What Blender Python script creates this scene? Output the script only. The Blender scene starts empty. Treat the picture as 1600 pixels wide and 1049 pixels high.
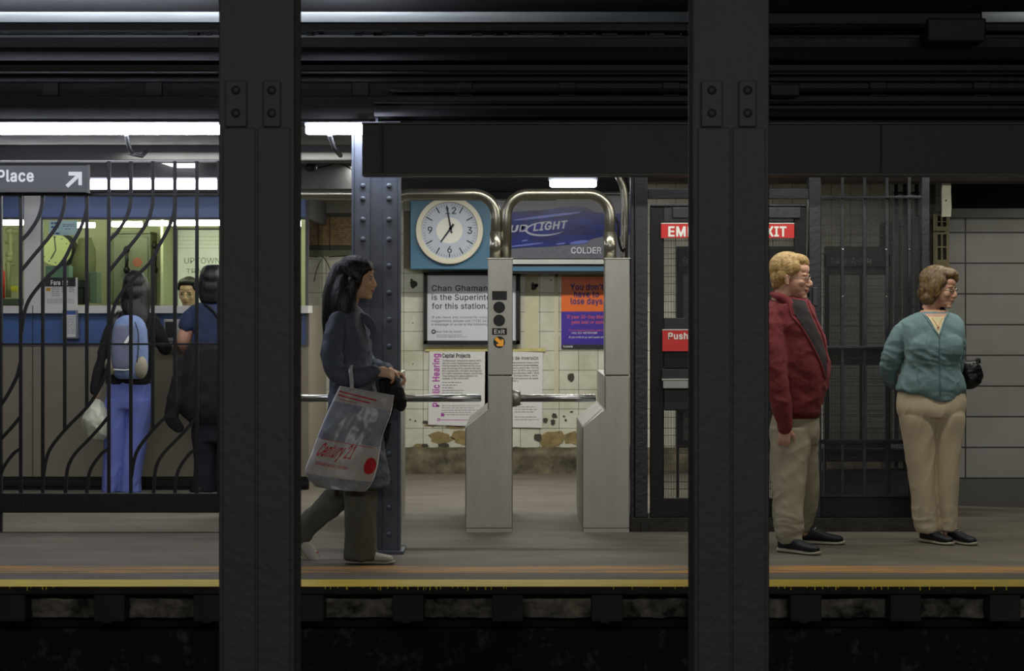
import bpy, bmesh, math, random, os
from mathutils import Vector, Matrix, Euler, noise
random.seed(7)
C = bpy.context.scene.collection
SC = bpy.context.scene
PI = math.pi
# ---------------------------------------------------------------- camera, world, light, exposure
FPX = 3400.0      # focal length in pixels of a 1600 px wide frame
CZ = 1.42         # eye height above the far platform floor
HY = 477.0        # horizon row
cam_d = bpy.data.cameras.new('camera'); cam = bpy.data.objects.new('camera', cam_d); C.objects.link(cam)
cam.location = (0, 0, CZ); cam.rotation_euler = (PI/2, 0, 0)
cam_d.sensor_width = 36; cam_d.lens = FPX/1600*36; cam_d.shift_y = -(524.5-HY)/1600
cam_d.clip_start = .05; cam_d.clip_end = 80
cam_d.dof.use_dof = True; cam_d.dof.focus_distance = 13.2; cam_d.dof.aperture_fstop = 5.0
SC.camera = cam
w = bpy.data.worlds.new('world'); SC.world = w; w.use_nodes = True
w.node_tree.nodes['Background'].inputs[0].default_value = (.7, .8, 1, 1)
w.node_tree.nodes['Background'].inputs[1].default_value = 0.004
SC.view_settings.view_transform = 'Standard'; SC.view_settings.look = 'None'
SC.view_settings.exposure = 0.0; SC.view_settings.gamma = 1.0; SC.view_settings.use_curve_mapping = False
SC.cycles.max_bounces = 8; SC.cycles.transparent_max_bounces = 24; SC.cycles.use_denoising = True
SC.cycles.sample_clamp_indirect = 3.0; SC.cycles.sample_clamp_direct = 0

def area(name, loc, rot, sx, sy, power, col):
    l = bpy.data.lights.new(name, 'AREA'); l.shape = 'RECTANGLE'; l.size = sx; l.size_y = sy; l.energy = power; l.color = col
    o = bpy.data.objects.new(name, l); o.location = loc; o.rotation_euler = rot; C.objects.link(o); return o
# fill light added for the unseen near-platform lamps, behind and above the camera
area('near_platform_fill', (0.5, -0.6, 2.9), (math.radians(62), 0, 0), 9, .25, 250, (1, .97, .91))
# unseen lights of the far platform and mezzanine, hidden behind the girder; fills added for brightness
area('platform_ceiling_fill', (0.9, 13.15, 2.47), (0, 0, 0), 2.4, .1, 16, (1, .97, .88))  # added light for the platform and its people, no fixture modelled
area('platform_ceiling_fill', (3.3, 13.3, 2.47), (0, 0, 0), 1.6, .1, 16, (1, .97, .86))
area('platform_edge_fill', (2.5, 12.3, 2.40), (0, 0, 0), 2.4, .06, 19, (1, .97, .88))  # unseen light added to brighten the fronts of the people
area('platform_edge_fill', (-0.3, 12.3, 2.40), (0, 0, 0), 1.2, .06, 5, (1, .97, .9))
area('passage_fill', (4.6, 14.7, 2.45), (0, 0, 0), 1.2, .1, 12, (1, .97, .88))  # unseen light added to lift the white right wall
area('fare_hall_ceiling_lamp', (0.1, 16.4, 2.47), (0, 0, 0), 2.6, .1, 84, (1, .98, .92))
area('fare_hall_ceiling_lamp', (-1.9, 15.1, 2.49), (0, 0, 0), 1.6, .1, 10, (.97, .97, .9))
area('fare_hall_ceiling_lamp', (-3.2, 14.3, 2.49), (0, 0, 0), 2.4, .1, 14, (.97, .97, .92))
area('vault_fill', (-2.3, 13.6, 2.80), (PI, 0, 0), 3.4, .1, 60, (.95, .97, 1))  # added uplight that makes the vault strip bright
area('vault_fill', (3.6, 13.9, 2.80), (PI, 0, 0), .3, .1, 2, (1, .97, .9))

# ---------------------------------------------------------------- helpers
def P(px, py, d): return Vector(((px-800)*d/FPX, d, CZ+(HY-py)*d/FPX))
def X(px, d): return (px-800)*d/FPX
def Z(py, d): return CZ+(HY-py)*d/FPX
def srgb(c):
    return tuple(((v/255)/12.92 if v/255 <= .04045 else ((v/255+.055)/1.055)**2.4) for v in c)

MATS = {}
def mat(name, col, rough=.6, metal=0., var=0., vs=6., bump=0., bs=60., stretch=(1, 1, 1), spec=.5, emit=None, es=0., col2=None, rp=(.3, .7)):
    if name in MATS: return MATS[name]
    m = bpy.data.materials.new(name); m.use_nodes = True; MATS[name] = m
    nt = m.node_tree; b = nt.nodes['Principled BSDF']
    c = srgb(col); b.inputs['Base Color'].default_value = (*c, 1)
    b.inputs['Roughness'].default_value = rough; b.inputs['Metallic'].default_value = metal
    b.inputs['Specular IOR Level'].default_value = spec
    if emit: b.inputs['Emission Color'].default_value = (*emit, 1); b.inputs['Emission Strength'].default_value = es
    if var or bump:
        tc = nt.nodes.new('ShaderNodeTexCoord'); mp = nt.nodes.new('ShaderNodeMapping'); mp.inputs['Scale'].default_value = stretch
        nt.links.new(tc.outputs['Object'], mp.inputs['Vector'])
    if var:
        n = nt.nodes.new('ShaderNodeTexNoise'); n.inputs['Scale'].default_value = vs; n.inputs['Detail'].default_value = 6; n.inputs['Roughness'].default_value = .65
        nt.links.new(mp.outputs[0], n.inputs['Vector'])
        r = nt.nodes.new('ShaderNodeValToRGB'); r.color_ramp.elements[0].position = rp[0]; r.color_ramp.elements[1].position = rp[1]
        c2 = srgb(col2) if col2 else tuple(v*(1-var) for v in c)
        r.color_ramp.elements[0].color = (*c2, 1); r.color_ramp.elements[1].color = (*c, 1)
        nt.links.new(n.outputs['Fac'], r.inputs[0]); nt.links.new(r.outputs[0], b.inputs['Base Color'])
    if bump:
        n2 = nt.nodes.new('ShaderNodeTexNoise'); n2.inputs['Scale'].default_value = bs; n2.inputs['Detail'].default_value = 4
        nt.links.new(mp.outputs[0], n2.inputs['Vector'])
        bp = nt.nodes.new('ShaderNodeBump'); bp.inputs['Strength'].default_value = bump; bp.inputs['Distance'].default_value = .01
        nt.links.new(n2.outputs['Fac'], bp.inputs['Height']); nt.links.new(bp.outputs[0], b.inputs['Normal'])
    return m

def tile_mat(name, col, col2, mortar, w, h, ox, oz, ms=.0022, offset=0., rough=.25, stain=.25):
    m = bpy.data.materials.new(name); m.use_nodes = True; MATS[name] = m
    nt = m.node_tree; b = nt.nodes['Principled BSDF']; L = nt.links
    tc = nt.nodes.new('ShaderNodeTexCoord'); sp = nt.nodes.new('ShaderNodeSeparateXYZ'); L.new(tc.outputs['Object'], sp.inputs[0])
    ax = nt.nodes.new('ShaderNodeMath'); ax.operation = 'SUBTRACT'; ax.inputs[1].default_value = ox; L.new(sp.outputs['X'], ax.inputs[0])
    az = nt.nodes.new('ShaderNodeMath'); az.operation = 'SUBTRACT'; az.inputs[1].default_value = oz; L.new(sp.outputs['Z'], az.inputs[0])
    cb = nt.nodes.new('ShaderNodeCombineXYZ'); L.new(ax.outputs[0], cb.inputs[0]); L.new(az.outputs[0], cb.inputs[1])
    br = nt.nodes.new('ShaderNodeTexBrick'); br.offset = offset; br.squash = 1
    br.inputs['Color1'].default_value = (*srgb(col), 1); br.inputs['Color2'].default_value = (*srgb(col2), 1); br.inputs['Mortar'].default_value = (*srgb(mortar), 1)
    br.inputs['Scale'].default_value = 1; br.inputs['Mortar Size'].default_value = ms; br.inputs['Mortar Smooth'].default_value = .1
    br.inputs['Brick Width'].default_value = w; br.inputs['Row Height'].default_value = h; br.inputs['Bias'].default_value = 0
    L.new(cb.outputs[0], br.inputs['Vector'])
    n = nt.nodes.new('ShaderNodeTexNoise'); n.inputs['Scale'].default_value = 3.5; n.inputs['Detail'].default_value = 7; n.inputs['Roughness'].default_value = .7
    L.new(tc.outputs['Object'], n.inputs['Vector'])
    r = nt.nodes.new('ShaderNodeValToRGB'); r.color_ramp.elements[0].position = .35; r.color_ramp.elements[1].position = .62
    r.color_ramp.elements[0].color = (1-stain, (1-stain*1.05), (1-stain*1.35), 1); r.color_ramp.elements[1].color = (1, 1, 1, 1)
    L.new(n.outputs['Fac'], r.inputs[0])
    mx = nt.nodes.new('ShaderNodeMix'); mx.data_type = 'RGBA'; mx.blend_type = 'MULTIPLY'; mx.inputs[0].default_value = 1
    L.new(br.outputs['Color'], mx.inputs[6]); L.new(r.outputs[0], mx.inputs[7]); L.new(mx.outputs[2], b.inputs['Base Color'])
    bp = nt.nodes.new('ShaderNodeBump'); bp.inputs['Strength'].default_value = .5; bp.inputs['Distance'].default_value = .003; bp.invert = True
    L.new(br.outputs['Fac'], bp.inputs['Height']); L.new(bp.outputs[0], b.inputs['Normal'])
    b.inputs['Roughness'].default_value = rough
    return m

def glass_mat(name, tint=(.9, .95, .9), refl=1.0):
    m = bpy.data.materials.new(name); m.use_nodes = True; nt = m.node_tree; nt.nodes.remove(nt.nodes['Principled BSDF'])
    o = nt.nodes['Material Output']; t = nt.nodes.new('ShaderNodeBsdfTransparent'); t.inputs[0].default_value = (*tint, 1)
    g = nt.nodes.new('ShaderNodeBsdfGlossy'); g.inputs['Roughness'].default_value = .03
    f = nt.nodes.new('ShaderNodeFresnel'); f.inputs[0].default_value = 1.45; mx = nt.nodes.new('ShaderNodeMixShader')
    nt.links.new(f.outputs[0], mx.inputs[0]); nt.links.new(t.outputs[0], mx.inputs[1]); nt.links.new(g.outputs[0], mx.inputs[2]); nt.links.new(mx.outputs[0], o.inputs[0])
    MATS[name] = m; return m

# --- properties
def tag(o, label=None, cat=None, group=None, kind=None):
    if label: o['label'] = label
    if cat: o['category'] = cat
    if group: o['group'] = group
    if kind: o['kind'] = kind
    return o
ORG = {}
def org(o): return ORG.get(o.name, Vector((0, 0, 0)))
def thing(name, label, cat, loc, group=None):
    o = bpy.data.objects.new(name, None); C.objects.link(o); o.location = loc; o.empty_display_size = .1
    ORG[o.name] = Vector(loc); return tag(o, label, cat, group)
def dup(root, off, label=None, group=None):
    r = root.copy(); C.objects.link(r); r.location = root.location+Vector(off); ORG[r.name] = Vector(r.location)
    if label: r['label'] = label
    if group: r['group'] = group
    for ch in list(root.children):
        c = ch.copy(); C.objects.link(c); c.parent = r
        for g in list(ch.children):
            d = g.copy(); C.objects.link(d); d.parent = c
    return r

class MB:
    def __init__(s): s.bm = bmesh.new(); s.mi = 0
    def _f(s, vs):
        try: f = s.bm.faces.new(vs); f.material_index = s.mi; return f
        except ValueError: return None
    def box(s, x0, x1, y0, y1, z0, z1):
        x0, x1 = min(x0, x1), max(x0, x1); y0, y1 = min(y0, y1), max(y0, y1); z0, z1 = min(z0, z1), max(z0, z1)
        v = [s.bm.verts.new(p) for p in ((x0,y0,z0),(x1,y0,z0),(x1,y1,z0),(x0,y1,z0),(x0,y0,z1),(x1,y0,z1),(x1,y1,z1),(x0,y1,z1))]
        for a in ((0,3,2,1),(4,5,6,7),(0,1,5,4),(1,2,6,5),(2,3,7,6),(3,0,4,7)): s._f([v[i] for i in a])
        return s
    def pb(s, xa, xb, ya, yb, d0, d1):       # rectangle as seen in the photo at depth d0, running back to d1
        return s.box(X(xa, d0), X(xb, d0), d0, d1, Z(ya, d0), Z(yb, d0))
    def prism(s, pts, y0, y1):                # pts: (x,z) outline seen from the camera
        a = [s.bm.verts.new((x, y0, z)) for x, z in pts]; b = [s.bm.verts.new((x, y1, z)) for x, z in pts]
        s._f(a); s._f(b[::-1]); n = len(pts)
        for i in range(n): s._f([a[i], b[i], b[(i+1) % n], a[(i+1) % n]])
        return s
    def pprism(s, pts, d0, d1): return s.prism([(X(x, d0), Z(y, d0)) for x, y in pts], d0, d1)
    def tube(s, pts, rad, n=12, sq=1., cap=True, up=None, ph=0.):
        pts = [Vector(p) for p in pts]; m = len(pts)
        if not hasattr(rad, '__len__'): rad = [rad]*m
        rings = []; u = None
        for i, p in enumerate(pts):
            t = (pts[min(i+1, m-1)]-pts[max(i-1, 0)]).normalized()
            if u is None:
                u = Vector(up) if up is not None else (Vector((0, 1, 0)) if abs(t.y) < .8 else Vector((1, 0, 0)))
            u = (u-t*u.dot(t)).normalized(); v = t.cross(u)
            rings.append([s.bm.verts.new(p+(u*math.cos(2*PI*k/n+ph)*sq+v*math.sin(2*PI*k/n+ph))*rad[i]) for k in range(n)])
        for a, b in zip(rings, rings[1:]):
            for k in range(n): s._f([a[k], a[(k+1) % n], b[(k+1) % n], b[k]])
        if cap: s._f(rings[0][::-1]); s._f(rings[-1])
        return s
    def cap(s, a, b, ra, rb, n=12, sq=1., up=None):      # capsule-like tapered limb
        a = Vector(a); b = Vector(b); d = (b-a); L = d.length; t = d/L
        pts = [a-t*ra*.95, a-t*ra*.6, a, b, b+t*rb*.6, b+t*rb*.95]
        return s.tube(pts, [ra*.3, ra*.8, ra, rb, rb*.8, rb*.3], n, sq, up=up)
    def ell(s, c, r, rot=None, n=14, m=9):
        c = Vector(c); M = rot if rot is not None else Matrix.Identity(3); rows = []
        for j in range(1, m):
            a = PI*j/m
            rows.append([s.bm.verts.new(c+M@Vector((r[0]*math.sin(a)*math.cos(2*PI*k/n), r[1]*math.sin(a)*math.sin(2*PI*k/n), r[2]*math.cos(a)))) for k in range(n)])
        t = s.bm.verts.new(c+M@Vector((0, 0, r[2]))); b = s.bm.verts.new(c-M@Vector((0, 0, r[2])))
        for k in range(n): s._f([t, rows[0][k], rows[0][(k+1) % n]]); s._f([b, rows[-1][(k+1) % n], rows[-1][k]])
        for A, B in zip(rows, rows[1:]):
            for k in range(n): s._f([A[k], B[k], B[(k+1) % n], A[(k+1) % n]])
        return s
    def disc(s, c, r, y0, y1, n=40, r0=0.):   # disc or ring facing the camera
        if r0 == 0: return s.prism([(c[0]+r*math.cos(-2*PI*k/n), c[1]+r*math.sin(-2*PI*k/n)) for k in range(n)], y0, y1)
        R = [[s.bm.verts.new((c[0]+q*math.cos(2*PI*k/n), y, c[1]+q*math.sin(2*PI*k/n))) for k in range(n)] for q, y in ((r, y0), (r, y1), (r0, y1), (r0, y0))]
        for j in range(4):
            A, B = R[j], R[(j+1) % 4]
            for k in range(n): s._f([A[k], B[k], B[(k+1) % n], A[(k+1) % n]])
        return s
    def build(s, name, mats, parent=None, bevel=0., smooth=False, label=None, kind=None):
        bmesh.ops.recalc_face_normals(s.bm, faces=s.bm.faces)
        me = bpy.data.meshes.new(name); s.bm.to_mesh(me); s.bm.free()
        return link(name, me, mats, parent, bevel, smooth, label, kind)

def link(name, me, mats, parent=None, bevel=0., smooth=False, label=None, kind=None):
    for m in (mats if isinstance(mats, (list, tuple)) else [mats]): me.materials.append(m)
    if smooth: me.shade_smooth()
    o = bpy.data.objects.new(name, me); C.objects.link(o)
    if parent is not None:
        o.parent = parent
        if parent.type == 'EMPTY': o.location = -org(parent)
    if bevel:
        b = o.modifiers.new('bevel', 'BEVEL'); b.width = bevel; b.segments = 2; b.limit_method = 'ANGLE'; b.angle_limit = .6
    if label: o['label'] = label
    if kind: o['kind'] = kind
    return o
def single(name, mb, m, label, cat, group=None, bevel=0., smooth=False):
    o = mb.build(name, m, None, bevel, smooth); rebase(o); return tag(o, label, cat, group)
def rebase(o):      # put the origin of a one-mesh thing at its base centre
    xs = [v.co for v in o.data.vertices]
    c = Vector(((min(v.x for v in xs)+max(v.x for v in xs))/2, (min(v.y for v in xs)+max(v.y for v in xs))/2, min(v.z for v in xs)))
    o.data.transform(Matrix.Translation(-c)); o.location = c
def struct(name, mb, m, bevel=0.): return mb.build(name, m, None, bevel, kind='structure')

# --- lettering
FONT = None
try:
    fp = os.path.join(bpy.utils.resource_path('LOCAL'), 'datafiles', 'fonts', 'Inter.woff2')
    if os.path.exists(fp): FONT = bpy.data.fonts.load(fp)
except Exception: FONT = None
def _txtmesh(s, bold):
    me = _txt0(s, bold)
    if bold > .002:      # heavier strokes: the same flat letters laid over each other with tiny shifts
        bm = bmesh.new()
        for i, (u, v) in enumerate([(0, 0), (1, 0), (-1, 0), (0, .7), (0, -.7), (.8, .6), (-.8, .6), (.8, -.6), (-.8, -.6)]):
            n0 = len(bm.verts); bm.from_mesh(me); bm.verts.ensure_lookup_table()
            for w_ in bm.verts[n0:]: w_.co.x += u*bold; w_.co.y += v*bold; w_.co.z = i*.00006
        bm.to_mesh(me); bm.free()
    return me
def _txt0(s, bold):
    cu = bpy.data.curves.new('t', 'FONT'); cu.body = s; cu.size = 1; cu.resolution_u = 3; cu.space_character = 1.03+bold*2.2
    if FONT: cu.font = FONT
    o = bpy.data.objects.new('t', cu); C.objects.link(o); dg = bpy.context.evaluated_depsgraph_get()
    me = bpy.data.meshes.new_from_object(o.evaluated_get(dg)); bpy.data.objects.remove(o); bpy.data.curves.remove(cu); return me
_cap = {}
def capu(bold):
    if bold not in _cap:
        me = _txt0('H', bold); _cap[bold] = max(v.co.y for v in me.vertices); bpy.data.meshes.remove(me)
    return _cap[bold]
def text(items, m, parent, d, name='lettering', label=None, gap=.002):
    """items: (string, x, baseline_y, cap_px, align, width_px, bold, rot90, shear) in photo pixels at depth d; all letters of one sign make one mesh"""
    bm = bmesh.new(); s = d/FPX
    for it in items:
        st, x, y, cap, al, wd, bold, rot, sh = (list(it)+[None]*9)[:9]
        al = al or 'L'; bold = bold or 0; me = _txtmesh(st, bold); k = cap*s/capu(bold)
        xs = [v.co.x for v in me.vertices]; a, b = min(xs), max(xs); kx = k if not wd else wd*s/(b-a)
        off = {'L': -a, 'C': -(a+b)/2, 'R': -b}[al]
        for v in me.vertices:
            u = (v.co.x+off)*kx; q = v.co.y*k
            if sh: u += q*sh
            ang = rot or 0
            if ang: u, q = u*math.cos(ang)-q*math.sin(ang), u*math.sin(ang)+q*math.cos(ang)
            v.co = (X(x, d)+u, d-gap-v.co.z, Z(y, d)+q)
        bm.from_mesh(me); bpy.data.meshes.remove(me)
    me = bpy.data.meshes.new(name); bm.to_mesh(me); bm.free()
    return link(name, me, m, parent, label=label)
def rules(lines, m, parent, d, name='fine_print', gap=.002):   # rows of print too small to read: short word strokes
    mb = MB()
    for (x0, x1, y, h) in lines:
        x = x0
        while x < x1:
            wv = random.uniform(2.5, 7)
            mb.pb(x, min(x+wv, x1), y-h/2, y+h/2, d-gap, d-gap+.0008); x += wv+1.2
    return mb.build(name, m, parent)
def catmull(pts, k=6):
    out = []; n = len(pts)
    for i in range(n-1):
        p0, p1, p2, p3 = pts[max(i-1, 0)], pts[i], pts[i+1], pts[min(i+2, n-1)]
        for j in range(k):
            t = j/k
            out.append([.5*((2*b)+(-a+c)*t+(2*a-5*b+4*c-dd)*t*t+(-a+3*b-3*c+dd)*t**3) for a, b, c, dd in zip(p0, p1, p2, p3)])
    out.append(list(pts[-1])); return out
# ---------------------------------------------------------------- materials
concrete = mat('platform_concrete', (112, 105, 92), .75, var=.35, vs=2.2, bump=.25, bs=14, stretch=(.7, 1.6, 1), col2=(84, 78, 67))
dirtconc = mat('dirty_concrete', (60, 58, 54), .9, var=.6, vs=5, bump=.8, bs=18)
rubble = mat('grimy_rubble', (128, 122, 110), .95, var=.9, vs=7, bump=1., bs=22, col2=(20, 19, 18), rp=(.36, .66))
trackwall = mat('sooty_track_wall', (84, 82, 78), .95, var=.95, vs=8, bump=.6, bs=20, col2=(8, 8, 8), rp=(.55, .8))
yellow = mat('yellow_edge_paint', (238, 208, 6), .6, var=.3, vs=9, bump=.2, bs=30, stretch=(.3, 3, 3), col2=(200, 172, 8))
lip = mat('edge_lip_grime', (42, 41, 36), .9, var=.6, vs=14)
darksteel = mat('dark_grimy_steel', (24, 24, 27), .62, var=.45, vs=5, bump=.35, bs=26, stretch=(.4, 1, 1))
colsteel = mat('black_painted_column_steel', (35, 35, 37), .62, var=.3, vs=6, bump=.3, bs=30)
bluesteel = mat('blue_grey_column_paint', (90, 97, 110), .42, var=.25, vs=7, bump=.12, bs=40)
black = mat('black_gloss_paint', (13, 13, 15), .5, var=.2, vs=14, bump=.2, bs=70, spec=.35)
blackm = mat('black_matte_paint', (20, 20, 21), .55)
ceilw = mat('sooty_ceiling_plaster', (150, 150, 142), .85, var=.4, vs=2.5, bump=.3, bs=9, col2=(96, 94, 86))
vaultw = mat('vault_plaster', (180, 188, 196), .85, var=.35, vs=3, stretch=(.5, 1, 1))
beamgrey = mat('grey_beam_paint', (84, 84, 84), .6, var=.3, vs=4, bump=.2, bs=20)
ss = mat('brushed_stainless', (176, 175, 168), .42, .85, var=.22, vs=5, bump=.08, bs=60, stretch=(1, 1, .3))
pipes = mat('satin_steel_pipe', (172, 168, 154), .3, .9, var=.15, vs=9)
barsteel = mat('polished_bar', (190, 190, 190), .22, 1.)
white = mat('white_enamel', (214, 212, 206), .45, var=.08, vs=6)
paperw = mat('white_paper', (208, 208, 204), .7)
papergrey = mat('grey_map_paper', (120, 119, 114), .7, var=.2, vs=12)
ink = mat('dark_ink', (28, 30, 42), .6)
inkgrey = mat('grey_print', (112, 114, 122), .6)
inkblue = mat('blue_print', (60, 84, 150), .6)
purple = mat('purple_print', (172, 70, 160), .6)
redp = mat('red_sign', (196, 34, 32), .4)
signwhite = mat('sign_white', (232, 230, 224), .5)
tape = mat('old_yellow_tape', (196, 186, 120), .5, var=.2, vs=20)
stone = mat('stained_stone_base', (128, 118, 92), .9, var=.7, vs=6, bump=.8, bs=14, col2=(44, 40, 33))
plaster = mat('broken_plaster', (150, 132, 88), .9, var=.5, vs=14, bump=.6, bs=40)
chipm = mat('tile_chip_dark', (70, 68, 58), .9, var=.3, vs=30)
tilem = tile_mat('glazed_wall_tile', (208, 207, 190), (200, 199, 182), (104, 98, 78), .1639, .1636, X(813, 18.36), Z(427.3, 18.36))
panelm = tile_mat('white_wall_panel', (158, 158, 152), (152, 152, 148), (52, 48, 44), 1.9, .2177, X(1508.5, 15.42), Z(363.5, 15.42), ms=.0055, rough=.45, stain=.12)
mosaic = tile_mat('ochre_mosaic', (150, 118, 52), (112, 84, 40), (70, 60, 44), .022, .018, 0, 0, ms=.0015, offset=.5, rough=.4)
green = mat('green_tile_border', (92, 104, 72), .4, var=.3, vs=9)
boothblue = mat('booth_blue_enamel', (66, 98, 150), .4, var=.15, vs=5)
boothtan = mat('booth_tan_enamel', (132, 124, 108), .5, var=.1, vs=3)
boothwall = mat('booth_inner_wall', (196, 198, 160), .7, var=.12, vs=3)
clockblue = mat('clock_panel_blue', (52, 98, 124), .45, var=.12, vs=4)
faceg = mat('clock_face', (168, 176, 188), .4)
facew = mat('clock_face_centre', (206, 206, 194), .4)
rimm = mat('clock_rim', (196, 190, 170), .35)
adgrey = mat('ad_background', (88, 90, 100), .35, var=.35, vs=40)
adblue = mat('ad_bottle_blue', (28, 40, 118), .22, var=.5, vs=10, stretch=(.4, 1, 2), col2=(14, 20, 60))
adsilver = mat('ad_silver', (150, 154, 166), .4)
rubberm = mat('black_rubber', (16, 16, 17), .8)
signgrey = mat('sign_dark_grey', (66, 66, 68), .5)
wirem = mat('dark_wire', (40, 41, 44), .45, .3)
glass = glass_mat('booth_glass')
posterglass = mat('poster_sheet', (196, 200, 206), .3)
orangep = mat('poster_orange', (226, 104, 22), .35, var=.12, vs=5)
purplep = mat('poster_violet', (62, 36, 150), .35, var=.2, vs=5)
wornw = mat('flaking_white_paint', (220, 220, 196), .6, var=.25, vs=10)
creamblock = mat('cream_vent_block', (148, 138, 104), .7, var=.3, vs=12)
tubem = mat('lit_fluorescent_tube', (255, 255, 255), emit=(.80, .84, 1.0), es=44)
tubem2 = mat('lit_hall_tube', (255, 255, 255), emit=(.86, .88, 1.0), es=13)
tubem3 = mat('lit_booth_tube', (255, 255, 255), emit=(1, 1, .84), es=31)

XL, XR = -6.2, 6.2
# ---------------------------------------------------------------- the setting
struct('floor', MB().box(XL, XR, 11.26, 18.7, -.035, 0), concrete)
e = MB(); e.box(XL, XR, 10.97, 11.262, -.037, -.0005)
struct('trim_1', e, lip)                                            # concrete lip of the platform
e = MB(); rnd = random.Random(3)
n = 160; xs = [XL+(XR-XL)*i/n for i in range(n+1)]
ws = [rnd.uniform(-.012, .012) for _ in xs]
e.prism([(XL, 0), (XR, 0), (XR, .001), (XL, .001)], 10.968, 11.25)
for i in range(n):                                                   # drips on the lip
    for q in range(3):
        if noise.noise(Vector((xs[i]*.9, 4, q))) > .05:
            x = xs[i]+rnd.uniform(0, .07); h = rnd.uniform(.003, .02)
            e.box(x, x+rnd.uniform(.002, .006), 10.967, 10.9695, -h, .0008)
struct('trim_2', e, yellow)                                          # painted yellow edge
e = MB()                                                             # worn orange line
worn = mat('worn_orange_line', (182, 130, 52), .7, var=.9, vs=2.6, stretch=(.6, 5, 1), col2=(100, 92, 76), rp=(.38, .6))
e.box(XL, XR, 11.52, 11.83, 0, .0012)
struct('trim_3', e, worn)
for k, px in enumerate([-9+155.6*i for i in range(-1, 12)]):         # piers under the edge
    b = MB(); b.pb(px, px+48, 927.5, 972, 11.02, 11.34)
    if rnd.random() < .5: b.pb(px+14, px+28, 971.5, 975, 11.03, 11.3)
    o = single('edge_bracket', b, mat('bracket_concrete', (46, 46, 46), .9, var=.3, vs=6), 'dark square concrete bracket under the yellow platform edge', 'bracket', 'concrete brackets under the platform edge', bevel=.006)
# rubble stone filling the bays between brackets
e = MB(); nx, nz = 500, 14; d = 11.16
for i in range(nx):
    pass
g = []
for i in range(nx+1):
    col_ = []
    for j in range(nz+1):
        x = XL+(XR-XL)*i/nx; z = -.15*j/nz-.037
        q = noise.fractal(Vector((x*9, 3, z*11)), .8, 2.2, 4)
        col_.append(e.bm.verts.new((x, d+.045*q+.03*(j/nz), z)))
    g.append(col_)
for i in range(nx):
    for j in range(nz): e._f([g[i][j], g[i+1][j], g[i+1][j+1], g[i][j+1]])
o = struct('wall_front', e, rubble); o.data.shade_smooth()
struct('wall_track', MB().box(XL, XR, 11.38, 11.5, -1.25, -.04), trackwall)
struct('trim_4', MB().box(XL, XR, 11.3, 11.38, -.25, -.185), mat('near_black', (14, 14, 14), .95))  # near-black strip low behind the brackets
struct('floor_track', MB().box(XL, XR, 4.9, 11.5, -1.3, -1.2), trackwall)
struct('floor_near', MB().box(XL, XR, -3, 4.9, -1.3, .0), dirtconc)

# sills at the fare line
struct('trim_5', MB().pb(985, 1470, 810, 831.5, 13.62, 13.95), dirtconc)
struct('trim_6', MB().box(XL, X(345, 13.6), 13.56, 13.60, 0, .003), mat('floor_joint', (52, 48, 42), .9, var=.3, vs=9))

# back wall with tiles, chips and a stained stone foot
WD = 18.36
e = MB(); e.box(XL, XR, WD, 18.6, Z(700, WD), 2.9)
e.mi = 1
def blotch(px, py, rx, ry, mi, seed=0, dd=.004):
    r = random.Random(seed); e.mi = mi; n = 14; pts = []
    for k in range(n):
        a = 2*PI*k/n; q = r.uniform(.65, 1.15); pts.append((px+rx*math.cos(a)*q, py-ry*math.sin(a)*q))
    e.pprism(pts, WD-dd, WD+.001)
for i, (x, y, rx, ry) in enumerate([(646, 444, 6, 7), (643, 438, 2, 3), (834, 448, 5, 7), (838, 446, 4, 3), (893, 590, 6, 9), (936, 590, 3, 8), (852, 657, 4, 5), (866, 650, 5, 5), (864, 660, 4, 6), (881, 651, 2, 2), (884, 657, 2, 2), (893, 644, 3, 1.5), (645, 505, 1.2, 1.2), (645, 569, 1.2, 1.2), (641, 656, 1.5, 1.5), (649, 658, 1.5, 2), (634, 488, 1, 1), (812, 475, 1, 2), (861, 438, 1.2, 1.2), (506, 463, 2.2, 2.2), (934, 533, 4, 3)]):
    blotch(x, y, rx, ry, 1, i)
for i, (x, y, rx, ry) in enumerate([(674, 664, 12, 4), (712, 668, 18, 3), (690, 686, 22, 12), (722, 684, 20, 12), (860, 686, 26, 15), (895, 684, 18, 13), (915, 680, 14, 16), (655, 697, 12, 4)]):
    blotch(x, y, rx, ry, 2, 40+i, .003)
for i, (x, y, rx, ry) in enumerate([(694, 696, 9, 4), (840, 684, 7, 7), (664, 697, 6, 4), (700, 664, 7, 2), (720, 666, 9, 1.6), (735, 668, 7, 1.6), (665, 660, 5, 3), (828, 667, 9, 2)]):
    blotch(x, y, rx, ry, 1, 60+i, .006)
def band(mi, ya, yb, xa=485, xb=556, dd=.01): e.mi = mi; e.pb(xa, xb, ya, yb, WD-dd, WD)
band(3, 336, 390); band(1, 333, 339, dd=.014); band(1, 383, 391, dd=.014); band(4, 391, 401)
band(5, 313, 333, dd=.008)
for x in (486, 515): band(1, 336, 390, x-.5, x+.8, .014)
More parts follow.
